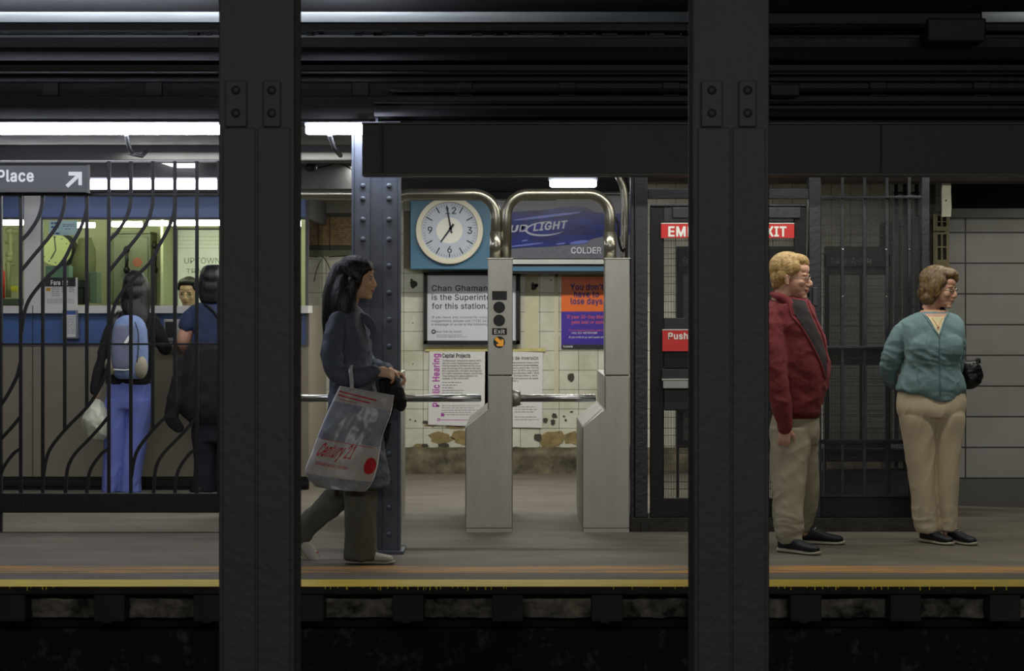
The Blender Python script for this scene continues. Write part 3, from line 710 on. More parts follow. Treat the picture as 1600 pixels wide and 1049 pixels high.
g = MB(); g.pb(1452.5, 1462, 270, 800, 15.6, 15.8); single('tiled_pier', g, tile_mat('grey_pier_tile', (96, 94, 86), (90, 88, 80), (40, 38, 34), .12, .13, 0, 0), 'narrow grey tiled pier between fence post and vent blocks', 'pier')
# ---------------------------------------------------------------- wall clock, advertisement, posters
d = 17.9
t = thing('wall_clock', 'large round station clock on a blue panel, reading just before seven', 'clock', (X(703, d), d, Z(421, d)))
g = MB(); g.pb(641, 768, 305, 421, d, 18.3); g.build('panel', clockblue, t, .006)
g = MB(); g.pb(630.5, 641, 330, 419, d+.02, 18.3); g.build('side_box', mat('brown_side', (52, 44, 34), .8), t)
cx, cz = X(702.5, d), Z(360.5, d); px = d/FPX
g = MB(); g.disc((cx, cz), 52.5*px, d-.05, d, 64, 44*px); g.build('rim', rimm, t, .006, smooth=False)
g = MB(); g.disc((cx, cz), 44.5*px, d-.025, d, 64); g.build('face', faceg, t)
g = MB(); g.disc((cx, cz), 20.5*px, d-.027, d-.024, 48); g.build('face_centre', facew, t)
g = MB()
for k in range(60):
    a = 2*PI*k/60; big = k % 5 == 0
    if big and k % 15 == 0 and k != 30: continue
    r1 = 42*px; r0 = (31 if big else 38)*px; wv = (.9 if big else .45)*px
    if k == 30: r0 = 36*px
    u = Vector((math.sin(a), math.cos(a))); v = Vector((u.y, -u.x))
    q = [u*r0-v*wv, u*r0+v*wv, u*r1+v*wv, u*r1-v*wv]
    g.mi = 0 if big else 1
    g.prism([(cx+p.x, cz+p.y) for p in q], d-.029, d-.026)
g.build('hour_marks', [ink, inkgrey], t)
text([('12', 704.5, 334.5, 10.5, 'C', None, .012), ('3', 734, 365.5, 10.5, 'C', None, .012), ('6', 702.5, 395.3, 10.5, 'C', None, .012), ('9', 672, 365, 10.5, 'C', None, .012)], ink, t, d-.026, 'numerals')
def hand_(x, y, wb, wt, nm):
    g = MB(); a = Vector((704.2, 356.8)); b = Vector((x, y)); u = (b-a).normalized(); v = Vector((-u.y, u.x)); a2 = a-u*8
    g.pprism([tuple(a2+v*wb), tuple(b+v*wt), tuple(b-v*wt), tuple(a2-v*wb)], d-.034, d-.031); g.disc((X(704.2, d), Z(356.8, d)), 2.3*px, d-.036, d-.03, 16); g.build(nm, ink, t)
hand_(697.8, 322, 1.5, 1.1, 'minute_hand'); hand_(688.5, 378.5, 1.8, 1.2, 'hour_hand')

d = 17.95
t = thing('advertising_panel', 'dark lit advertising panel with a blue beer bottle, right of the clock', 'advertisement', (X(877, d), d, Z(426, d)))
g = MB(); g.pb(769, 986, 303, 427, d+.03, 18.3); g.build('casing', blackm, t)
g = MB(); g.pb(773, 984, 306, 404, d+.02, d+.03); ad = g.build('picture', adgrey, t)
g = MB(); g.pb(775, 984, 405.5, 413, d, d+.03); g.build('bottom_frame', ss, t, .002)
g = MB(); g.pb(769, 984, 417, 424, d+.01, d+.03); g.build('lower_band', clockblue, t)
g = MB(); g.pprism(catmull([(773, 334), (800, 331), (850, 328), (890, 322.5), (915, 324), (930, 331), (960, 334), (984, 333), (984, 366), (955, 368), (930, 372), (905, 380), (860, 385), (815, 387), (773, 392)], 4), d+.014, d+.0185); g.build('bottle_picture', adblue, ad)
g = MB(); g.mi = 0
for (a, b, w_, h) in ((800, 338, 110, 2.0), (790, 383, 60, 1.4), (890, 379, 30, 3), (868, 381, 16, 1.4), (815, 376, 10, 1.2)):
    n = 12; g.pprism([(a+w_/2*(1+math.cos(2*PI*k/n)), b+(-.12*w_/2*math.cos(2*PI*k/n))+h*math.sin(2*PI*k/n)) for k in range(n)], d+.0125, d+.0139)
r = random.Random(5)
for _ in range(60):
    a = r.uniform(780, 980); b = r.uniform(332, 378)-.0; q = r.uniform(.3, .8)
    g.pb(a, a+q, b, b+q, d+.0125, d+.0139)
g.build('bottle_highlights', mat('ad_highlight', (84, 96, 168), .3), ad)
text([('BUD', 782, 363.5, 10, 'L', 42, .04, .05, .28), ('LIGHT', 833, 361, 11.5, 'L', 52, .03, .085, .28)], adsilver, ad, d+.012, 'brand_lettering')
g = MB()
def arc(cx_, cy_, rx, ry, a0, a1, w0, w1, rot, n=30):
    o_, i_ = [], []
    for k in range(n+1):
        f = k/n; a = a0+(a1-a0)*f; wv = w0+(w1-w0)*math.sin(PI*f)
        for L_, s_ in ((o_, .5), (i_, -.5)):
            x = (rx+wv*s_)*math.cos(a); y = (ry+wv*s_)*math.sin(a)
            L_.append((cx_+x*math.cos(rot)-y*math.sin(rot), cy_+x*math.sin(rot)+y*math.cos(rot)))
    for k in range(n): g.pprism([o_[k], o_[k+1], i_[k+1], i_[k]], d+.0105, d+.0119)
arc(855, 357, 33, 10.5, math.radians(40), math.radians(285), .3, 3.4, -.09)
g.build('oval_swoosh', adsilver, ad)
text([('COLDER', 892.5, 396, 9.4, 'L', 47, .012)], mat('ad_white', (196, 198, 206), .5), ad, d+.02, 'slogan')

d = 18.30
t = thing('framed_notice', 'black-framed white superintendent notice under the clock', 'notice', (X(738, d), d, Z(540, d)))
g = MB(); g.pb(667, 807, 430, 533, d+.004, d+.02); g.build('sheet', posterglass, t)
g = MB()
for a, b, c_, e_ in ((662, 667.5, 426, 538), (806, 812.5, 426, 538), (662, 812.5, 426, 430.5), (662, 812.5, 532.5, 538)): g.pb(a, b, c_, e_, d-.02, d+.03)
g.build('frame', black, t, .002)
text([('Chan Ghamandi', 674.5, 454.8, 8.8, 'L', 99, .013), ('is the Superintendent', 674.5, 469, 8.8, 'L', 126, .013), ('for this station.', 674.8, 482.8, 8.8, 'L', 87, .013),
      ('If you have any comments, concerns or', 674.5, 497.6, 3.6, 'L', 106, .002), ('suggestions, please call (718) 243-3222', 674.5, 503.3, 3.6, 'L', 106, .002), ('a message or write to the following', 674.5, 508.8, 3.6, 'L', 88, .002),
      ('New York City Transit', 682, 520, 3, 'L', 39, .002)], ink, t, d+.004)
rules([(682, 722, 523.8, .9), (682, 730, 526.6, .9)], inkgrey, t, d+.004)
g = MB(); g.disc((X(677.5, d), Z(518.6, d)), 3.6*d/FPX, d+.001, d+.004, 20); lg = g.build('round_logo', ink, t)
text([('M', 677.5, 520, 3, 'C', None, .01)], signwhite, lg, d+.001, 'logo_letter', gap=.001)

t = thing('paper_notice', 'white paper notice with purple vertical heading, taped to the tiles', 'notice', (X(716, d), d, Z(668, d)))
g = MB(); g.pprism([(671, 548), (762, 546), (764, 667), (669, 664)], d+.045, d+.047); g.build('sheet', paperw, t)
g = MB(); g.pb(664, 768, 542.5, 549, d+.042, d+.0445); g.build('tape', tape, t)
text([('Public Hearing', 686.5, 636, 10.5, 'L', 83, .03, PI/2)], purple, t, d+.045, 'heading')
text([('Capital Projects', 691, 559, 6.2, 'L', 44, .03)]+[(s, 691, 565+4*i, 2.5, 'L', w_, .006) for i, (s, w_) in enumerate([('The Metropolitan Transportation Authority (MTA)', 61), ('will hold a public hearing regarding federal', 58), ('funding proposals for MTA New York City Transit', 60), ('buses and subways, MTA Long Island Rail Road,', 60), ('MTA Long Island Bus, MTA Metro-North Railroad,', 62), ('MTA Capital Construction Company, and MTA Bus.', 63), ('These funds are for capital projects for the', 55), ('remainder of 2006 and for 2007.', 42)])], ink, t, d+.045)
rules([(691, 691+q, 598+4.1*i, 1) for i, q in enumerate((30, 24, 18, 34, 32, 28))]+[(690, 690+q, 634+3.6*i, .8) for i, q in enumerate((60, 50, 58, 46, 54))], inkgrey, t, d+.045)
g = MB(); g.pb(689, 694, 646, 651, d+.043, d+.0445); g.disc((X(685, d), Z(656.5, d)), 2.4*d/FPX, d+.043, d+.0445, 16, 1.2*d/FPX); g.pb(688, 740, 656, 656.8, d+.043, d+.0445); g.build('purple_marks', purple, t)
t = thing('paper_notice', 'white Spanish-language paper notice, right edge showing beside the middle turnstile', 'notice', (X(803, d), d, Z(670, d)))
g = MB(); g.pprism([(758, 548), (848, 551), (847, 669), (757, 667)], d+.045, d+.047); g.build('sheet', paperw, t)
g = MB(); g.pb(768.5, 852, 544.5, 549.5, d+.042, d+.0445); g.build('tape', tape, t)
text([('Proyectos de inversión', 841, 562.5, 5.8, 'R', 68, .01)]+[(s, 772, 568+4.1*i, 2.5, 'L', w_, .006) for i, (s, w_) in enumerate([('de capital. La Autoridad Metropolitana de Transporte (MTA)', 70), ('celebrará una audiencia para los fondos federales', 69), ('propuestas de los proyectos de MTA New York City', 70), ('Transit buses y trenes, de MTA Long Island', 69), ('Rail Road, de MTA Long Island Bus, Metro-North', 70), ('de MTA Capital Construction y MTA', 68), ('Bus. Estos fondos son para proyectos de capital', 69), ('para el resto del 2006 y', 38)])], ink, t, d+.045)
rules([(804, 804+q, 632+4*i, .9) for i, q in enumerate((12, 32, 36, 30, 0, 34, 38))], inkgrey, t, d+.045)
t = thing('transit_poster', 'orange and violet transit poster on the tiles beside the right turnstile', 'poster', (X(919, d), d, Z(545, d)))
g = MB(); g.pb(877, 962, 432.5, 487, d+.046, d+.048); g.build('orange_field', orangep, t)
g = MB(); g.pb(877, 962, 487, 545, d+.046, d+.048); v_ = g.build('violet_field', purplep, t)
g = MB(); g.pb(877.5, 961.5, 538.5, 545.3, d+.044, d+.046); g.build('black_footer', ink, v_)
text([('You don’t', 891, 453.3, 9.4, 'L', 52, .03), ('have to', 896.8, 464.5, 9.4, 'L', 39, .03), ('lose days.', 891.6, 475.5, 9.4, 'L', 53, .03)], mat('violet_ink', (52, 30, 100), .5), t, d+.046)
text([('If your 30-Day MetroCard', 886, 497.8, 5, 'L', 76, .006), ('gets lost or stolen', 893, 506, 5, 'L', 56, .006)], mat('poster_pink_orange', (216, 96, 90), .5), v_, d+.046, 'orange_lines')
text([('If you request the loss with card . . .', 889, 517.5, 2.6, 'L', 66, .003)], MATS['poster_pink_orange'], v_, d+.046, 'small_orange_line')
text([('CALL 212-METROCARD', 893, 521.8, 2.8, 'L', 40, .004), ('If you write to us, we’ll quote refund', 889, 528.3, 2.6, 'L', 60, .003), ('Subtalk', 880, 543.3, 3.4, 'L', 15, .008)], signwhite, v_, d+.046, 'white_lines')

# ---------------------------------------------------------------- ticket booth
BD = 16.7; BW = X(482, BD); BL = X(-260, BD)
bt = thing('ticket_booth', 'blue and tan station booth with lit windows behind the fence', 'booth', (X(110, BD), 17.4, 0))
def bp(a, b, c_, e_, nm, m, d0=BD, d1=None, bv=0., kind=None):
    g = MB(); g.pb(a, b, c_, e_, d0, d1 or d0+.06); return g.build(nm, m, bt, bv)
bp(-260, 482, 307, 340, 'upper_blue_band', boothblue, BD, BD+.08, .003)
bp(-260, 482, 302, 307, 'top_edge', beamgrey, BD-.02, 18.3, .003)
bp(-260, 482, 478, 490, 'counter_ledge', white, BD-.08, BD+.25, .004)
bp(-260, 482, 490, 538, 'lower_blue_band', boothblue, BD, BD+.06, .003)
bp(-260, 482, 538, 541, 'grey_strip', beamgrey, BD-.01, BD+.05)
bp(-260, 482, 541, 745, 'tan_front', boothtan, BD, BD+.06)
for x in (51, 217, 383): bp(x-.6, x+.6, 541, 745, 'panel_seam', blackm, BD-.002, BD)
bp(50.4, 51.6, 478, 538, 'panel_seam', blackm, BD-.082, BD-.079)
bp(-260, 482, 745, 766, 'dark_base', blackm, BD+.03, BD+.09)
bp(-260, 482, 756, 760, 'base_pipe', black, BD-.01, BD+.03)
bp(37, 63, 305, 478, 'white_post', white, BD-.03, BD+.06, .004)
bp(63.5, 66.5, 340, 478, 'window_jamb', beamgrey, BD, BD+.05); bp(477, 482, 307, 541, 'corner_post', beamgrey, BD-.005, BD+.05, .003)
for x0, x1 in ((-260, 37), (66, 477)):
    bp(x0, x1, 340, 343, 'window_rail', beamgrey, BD, BD+.05)
    g = MB(); g.pb(x0, x1, 341, 479, BD+.02, BD+.026); o = g.build('window_glass', glass, bt)
# side wall (right) with its own window
g = MB(); g.box(BW-.05, BW, BD+.08, 18.3, 0, Z(478, BD)); g.build('side_panel', boothtan, bt)
g = MB(); g.box(BW-.05, BW, BD+.08, 18.3, Z(340, BD), Z(302, BD)); g.build('side_band', beamgrey, bt)
g = MB(); g.box(BW-.03, BW-.024, BD+.08, 18.3, Z(478, BD), Z(340, BD)); g.build('side_glass', glass, bt)
# inside
g = MB(); g.box(BL, BW-.05, 18.22, 18.28, .02, 2.26); g.build('inner_back_wall', boothwall, bt)
g = MB(); g.box(BL, BW-.06, BD+.1, 18.2, 2.2, 2.24); g.build('inner_ceiling', boothwall, bt)
g = MB(); g.box(BL, BW-.06, BD+.1, 18.2, .0, .04); g.build('booth_floor', blackm, bt)
g = MB(); g.box(X(254, 17.7), X(258, 17.7), 17.6, 18.2, .04, 2.2); g.build('partition', boothwall, bt)
g = MB(); g.box(BL, BL+.05, BD+.08, 18.28, 0, 2.24); g.build('far_side', boothwall, bt)
# pay tray and ledge note on the front
g = MB(); g.pb(256, 292, 499, 533, BD-.05, BD); g.build('pay_tray', ss, bt, .004)
g = MB(); g.pb(258, 275, 503, 528, BD-.06, BD-.05); g.build('tray_window', blackm, bt)
g = MB(); g.pb(252, 294, 533, 541, BD-.12, BD); g.build('tray_shelf', beamgrey, bt, .003)
def btube(x0, x1, y, d, lb):
    g = MB(); g.tube([(X(x0, d), d, Z(y, d)), (X(x1, d), d, Z(y, d))], .022, 10); o = single('booth_lamp', g, tubem3, lb, 'light', 'tube lights inside the booth', smooth=True)
btube(118, 148, 352, 17.5, 'short tube light inside the booth over the inner clock'); btube(175, 222, 350.5, 17.5, 'tube light inside the booth above the electrical cabinet')
btube(233, 262, 349, 17.5, 'small tube light inside the booth right of the cabinet'); btube(268, 345, 348.5, 17.05, 'tube light inside the booth above the whiteboard'); btube(-60, 36, 348, 17.3, 'long tube light inside the booth left of the white post')
btube(380, 470, 350, 17.5, 'tube light inside the booth behind the left front column')
# inner clock
d = 18.0; px = d/FPX; t = thing('booth_clock', 'big pale round clock inside the ticket booth', 'clock', (X(89, d), d, Z(417, d)))
g = MB(); g.disc((X(92, d), Z(391, d)), 26*px, d, d+.12, 48); g.build('case', blackm, t)
g = MB(); g.disc((X(88, d), Z(391, d)), 24.5*px, d-.03, d, 48); g.build('face', mat('booth_clock_face', (206, 214, 150), .5), t)
g = MB()
for k in range(12):
    a = 2*PI*k/12; g.disc((X(88+20*math.sin(a), d), Z(391-20*math.cos(a), d)), 1.0*px, d-.034, d-.03, 8)
for x, y in ((84.5, 369), (79, 405)): 
    a = Vector((87, 391)); b = Vector((x, y)); u = (b-a).normalized(); v = Vector((-u.y, u.x))*.7; g.pprism([tuple(a+v), tuple(b+v), tuple(b-v), tuple(a-v)], d-.038, d-.034)
g.build('hands_and_marks', ink, t)
# cabinet
d = 17.9; t = thing('electrical_cabinet', 'grey-green electrical cabinet with lever handles inside the booth', 'cabinet', (X(205, d), d, Z(476, d)))
cabm = mat('cabinet_green', (104, 108, 84), .5, var=.1, vs=4)
g = MB(); g.pb(173, 236, 365, 476, d, d+.3); g.build('body', cabm, t, .01)
g = MB(); g.pb(177, 231, 370, 472, d-.015, d); g.build('door', cabm, t, .006)
g = MB(); g.pb(175, 235, 362, 365, d-.02, d+.3); g.build('top_lip', cabm, t, .003)
for x, y0, y1 in ((198, 388, 424), (242, 382, 424)):
    g = MB(); g.tube([P(x, y0, d-.06), P(x, y1, d-.06)], .012, 8); g.ell(P(x, y0+2, d-.05), (.026, .04, .03)); g.ell(P(x, y1-2, d-.05), (.026, .04, .03)); g.pb(x-2, x+2, (y0+y1)/2-3, (y0+y1)/2+3, d-.05, d); g.build('lever_handle', black, t, smooth=True)
g = MB(); g.disc((X(214.5, d-.02), Z(410, d-.02)), 6.8*d/FPX, d-.02, d-.016, 28); r_ = g.build('red_emblem', mat('emblem_red', (176, 52, 36), .5), t)
g = MB(); g.disc((X(214.5, d-.02), Z(410, d-.02)), 5.2*d/FPX, d-.022, d-.02, 28, 4.4*d/FPX); 
for dx in (-2.2, 0, 2.2): g.pb(214.5+dx-.5, 214.5+dx+.5, 406.5, 413.5, d-.022, d-.02)
g.build('emblem_mark', cabm, r_)
# whiteboard
d = 18.15; t = thing('whiteboard', 'whiteboard with handwriting about uptown trains inside the booth', 'whiteboard', (X(310, d), d, Z(476, d)))
g = MB(); g.pb(276, 352, 359, 478, d, d+.03); g.build('board', mat('board_white', (254, 254, 246), .4), t)
g = MB(); g.pb(275, 277.5, 358, 478, d-.01, d+.03); g.pb(275, 353, 357, 359.5, d-.01, d+.03); g.build('frame', beamgrey, t)
text([('UPTOWN', 288, 412, 9, 'L', 56, -.012), ('TRAINS', 291, 427.5, 7.5, 'L', 46, -.016)], mat('marker_faint', (136, 146, 136), .6), t, d, 'handwriting')
rules([(279, 345, 370+6*k, .7) for k in range(4)], mat('marker_fainter', (196, 196, 150), .6), t, d)
# standpipe, extinguisher and odds inside left window
d = 18.0; g = MB(); pp = [P(a, b, d) for a, b in ((16, 362), (16, 380), (18, 400), (13, 405), (13, 420), (13, 465))]
g.tube(pp, .022, 12); g.tube([P(14, 361, d), P(36, 361, d)], .018, 10)
for y in (379, 413): g.tube([P(8, y, d), P(24, y, d)], .012, 8)
for y in (361, 398, 405): g.ell(P(15, y, d), (.035, .035, .03))
single('standpipe', g, mat('pipe_cream', (150, 150, 112), .5), 'pale jointed pipe inside the booth, left of the white post', 'pipe', smooth=True)
g = MB(); g.tube([P(1, 474, 17.4), P(1, 426, 17.4), P(1, 421, 17.4)], [.035, .035, .02], 14); single('fire_extinguisher', g, redp, 'red extinguisher at the far left inside the booth', 'fire extinguisher', smooth=True)
g = MB(); g.pb(2, 30, 466, 478, 17.0, 17.2); single('desk_tray', g, mat('tray_dark', (70, 78, 68), .5), 'dark tray on the booth desk at the far left', 'tray', bevel=.01)
g = MB(); g.pb(17, 27, 447, 456, 17.5, 17.52); single('yellow_tag', g, mat('tag_yellow', (196, 186, 50), .5), 'small yellow tag hanging inside the booth at left', 'tag')
g = MB(); g.pb(36, 38.5, 427, 432, 17.4, 17.42); g.bm.free()
# teal box, sign, notes
g = MB(); g.pb(71, 108, 416, 434, 17.2, 17.35); single('teal_box', g, mat('teal_box_m', (112, 140, 128), .5), 'pale teal box behind the fare sign inside the booth', 'box', bevel=.004)
g = MB(); g.tube([P(133, 372, 17.8), P(134, 390, 17.8), P(131, 410, 17.75), P(128, 470, 17.7)], [.05, .08, .10, .10], 12, sq=.6); single('hanging_coat', g, mat('coat_olive', (84, 88, 58), .9, var=.3, vs=6), 'dim olive coat hanging inside the booth right of the clock', 'coat', smooth=True)
g = MB(); g.pb(140, 151, 425, 474, 17.3, 17.5); single('file_box', g, mat('file_grey', (96, 112, 96), .6), 'grey-green file box inside the booth beside the hanging coat', 'box', bevel=.004)
g = MB(); g.pb(123, 136, 437, 450, 17.3, 17.4); g.pb(120, 130, 450, 476, 17.32, 17.42); single('desk_telephone', g, blackm, 'black telephone right of the fare sign in the booth', 'telephone', bevel=.006)
d = BD+.012
t = thing('fare_sign', 'white fare notice with black header in the booth window', 'sign', (X(95, d), d, Z(478, d)))
g = MB(); g.pb(69, 121, 434, 478, d-.006, d); g.build('sheet', paperw, t)
g = MB(); g.pb(69, 118, 434, 448, d-.009, d-.006); h_ = g.build('header', blackm, t)
text([('Fare $2', 79.5, 445.3, 7, 'L', 26.5, .03)], signwhite, h_, d-.009)
g = MB(); g.pb(72, 79, 450, 455, d-.009, d-.0065); g.build('card_picture', mat('card_gold', (186, 144, 40), .5), t)
rules([(81, 93, 450+3*k, 1) for k in range(5)]+[(96, 104, 450+3*k, 1.2) for k in range(3)]+[(108, 116, 450+3*k, 1.2) for k in range(3)]+[(73, 116, 468+2.6*k, .8) for k in range(3)], inkgrey, t, d-.006)
t = thing('window_note', 'pale blue note with bold blue words stuck on the booth window', 'note', (X(98, d), d, Z(368, d)))
g = MB(); g.pb(76.5, 120.5, 345, 368, d-.006, d); g.build('sheet', mat('note_blue', (182, 214, 206), .6), t)
rules([(80, 92, 349, 3.2), (80, 92, 355, 3.2), (80, 94, 365, 3.0)], inkblue, t, d-.006, 'bold_words'); rules([(98, 117, 351, .9), (98, 117, 353.5, .9), (102, 110, 358, 1)], inkblue, t, d-.006)
d = BD-.09
t = thing('leaflet_holder', 'leaflet holder with a printed sheet on the booth front below the fare sign', 'leaflet', (X(110, d), d, Z(529, d)))
g = MB(); g.pb(97.5, 121.5, 485, 529.5, d, d+.085); g.build('holder', mat('holder_grey', (120, 124, 132), .4), t, .003)
g = MB(); g.pb(104, 118, 486, 527, d-.004, d); g.build('leaflet', paperw, t)
g = MB(); g.pb(104, 118, 486, 492, d-.006, d-.004); g.build('leaflet_heading', inkblue, t)
rules([(105, 117, 495+2.4*k, .8) for k in range(12)], inkgrey, t, d-.004)
g = MB(); g.pb(487, 497, 540, 655, 17.6, 17.9); g.pb(462, 487, 538, 760, 17.2, 17.25); g.bm.free()
g = MB(); g.pb(462, 472, 493, 533, BD-.02, BD-.001); g.mi = 1; g.pb(464, 470, 497, 529, BD-.022, BD-.019); single('wall_plate', g, [beamgrey, blackm], 'small grey framed plate at the right end of the booth', 'plate')
# ---------------------------------------------------------------- people
def loft(mb, secs, d, k=4, n=28, ex=2.25):
    """secs: (py, xl, xr, half_depth, depth_offset) ring outlines taken at that row, at depth d"""
    secs = catmull([tuple(map(float, s)) for s in secs], k); rings = []
    for (py, xl, xr, dep, off) in secs:
        s = d/FPX; cx = X((xl+xr)/2, d); hw = max((xr-xl)/2*s, .002); z = Z(py, d)
        ring = []
        for q in range(n):
            a = 2*PI*q/n; ca, sa = math.cos(a), math.sin(a)
            ring.append(mb.bm.verts.new((cx+hw*math.copysign(abs(ca)**(2/ex), ca), d+off+dep*math.copysign(abs(sa)**(2/ex), sa), z)))
        rings.append(ring)
    for A, B in zip(rings, rings[1:]):
        for q in range(n): mb._f([A[q], A[(q+1) % n], B[(q+1) % n], B[q]])
    mb._f(rings[0][::-1]); mb._f(rings[-1]); return mb
def limb(mb, pts, d, sq=1., n=14, k=5):
    """pts: (px, py, depth_offset, radius_px)"""
    pts = catmull([tuple(map(float, p)) for p in pts], k)
    ps = [P(a, b, d)+Vector((0, c, 0)) for a, b, c, r in pts]; rs = [max(r, .3)*d/FPX for *_, r in pts]
    t0 = (ps[1]-ps[0]).normalized(); t1 = (ps[-1]-ps[-2]).normalized()
    ps = [ps[0]-t0*rs[0]*.8, ps[0]-t0*rs[0]*.5]+ps+[ps[-1]+t1*rs[-1]*.5, ps[-1]+t1*rs[-1]*.8]
    rs = [rs[0]*.45, rs[0]*.85]+rs+[rs[-1]*.85, rs[-1]*.45]
    return mb.tube(ps, rs, n, sq)
def hand(mb, W, fwd, nrm, side, k=1., curl=.5, fist=False):
    """palm, four fingers of unequal length and a thumb from the palm's side; fwd: finger direction, nrm: palm side, side: thumb side"""
    W = Vector(W); f = Vector(fwd).normalized(); nn = Vector(nrm); nn = (nn-f*nn.dot(f)).normalized(); s = Vector(side); s = (s-f*s.dot(f)-nn*s.dot(nn)).normalized()
    for o in (.026, .009, -.009, -.025):
        mb.tube([W+s*o*.6*k-f*.01*k, W+s*o*.85*k+f*.045*k, W+s*o*k+f*.09*k], [.0135*k, .0135*k, .010*k], 10)
    for o, L, sp in ((.028, .072, .07), (.0095, .082, .015), (-.0095, .076, -.04), (-.0275, .058, -.10)):
        p = W+s*o*k+f*.085*k; a = 0; pts = [p]; rr = [.0092*k]
        for j, (fr_, cu) in enumerate(((.42, curl), (.33, curl*1.35), (.25, curl*.9))):
            a += cu; dr = f*math.cos(a)+nn*math.sin(a)+s*sp; p = p+dr.normalized()*L*fr_*k; pts.append(p.copy()); rr.append((.0088-.0008*j)*k)
        pts.append(p+(pts[-1]-pts[-2]).normalized()*.006*k); rr.append(.004*k)
        mb.tube(pts, rr, 8)
    p = W+f*.022*k+s*.024*k; d1 = (f*.62+s*.62+nn*.35).normalized(); d2 = (f*.85+s*.18+nn*.55).normalized()
    mb.tube([p, p+d1*.038*k, p+d1*.038*k+d2*.03*k, p+d1*.038*k+d2*.042*k], [.014*k, .0115*k, .0095*k, .005*k], 10)

def remesh(mb, voxel, it=4, fac=.5):
    bm = mb.bm; bmesh.ops.recalc_face_normals(bm, faces=bm.faces)
    me = bpy.data.meshes.new('r'); bm.to_mesh(me); bm.free()
    o = bpy.data.objects.new('r', me); C.objects.link(o)
    m = o.modifiers.new('r', 'REMESH'); m.mode = 'VOXEL'; m.voxel_size = voxel; m.adaptivity = 0
    if it: s = o.modifiers.new('s', 'SMOOTH'); s.iterations = it; s.factor = fac
    dg = bpy.context.evaluated_depsgraph_get(); dg.update()
    out = bpy.data.meshes.new_from_object(o.evaluated_get(dg)); bpy.data.objects.remove(o); bpy.data.meshes.remove(me); out.materials.clear()
    return out
def folds(me, amp, sc, seed=0, ridge=True, mask=None, rot=0.):
    """cloth folds and hair strands as real displacement"""
    me.update(); nr = [v.normal.copy() for v in me.vertices]; off = Vector((seed*7.3, seed*3.1, seed*5.7)); cr, sr = math.cos(rot), math.sin(rot)
    for v, n_ in zip(me.vertices, nr):
        c = v.co; x, z = c.x*cr-c.z*sr, c.x*sr+c.z*cr
        q = Vector((x*sc[0], c.y*sc[1], z*sc[2]))+off
        q += Vector((.35*noise.noise(q*.6), 0, .35*noise.noise(q*.6+Vector((9, 0, 0)))))
        f = noise.noise(q)+.45*noise.noise(q*2.1)
        if ridge: f = .75-1.6*abs(f)
        a = amp*(mask(c) if mask else 1)
        v.co = c+n_*f*a
    me.update()
def matidx(me, fn):
    for p in me.polygons: p.material_index = fn(p.center)

skinm = mat('skin_light', (208, 160, 136), .55, var=.12, vs=18); skinm2 = mat('skin_tan', (216, 174, 142), .55, var=.1, vs=18); skinm3 = mat('skin_warm', (200, 154, 128), .55, var=.1, vs=18)
lipm = mat('lips', (180, 116, 100), .5); eyew = mat('eye_white', (214, 208, 200), .3); irism = mat('iris', (50, 44, 40), .3)
def hairmat(nm, c, c2, st=(40, 40, 6)): return mat(nm, c, .45, var=.6, vs=1.4, stretch=st, col2=c2, bump=.3, bs=6)
hb = hairmat('black_hair', (30, 26, 26), (9, 8, 9)); hblond = hairmat('blond_hair', (200, 170, 110), (140, 108, 62), (40, 40, 10)); hbrown = hairmat('brown_hair', (124, 98, 56), (46, 36, 27), (30, 30, 8))
metalm = mat('thin_metal', (150, 146, 138), .3, .9)

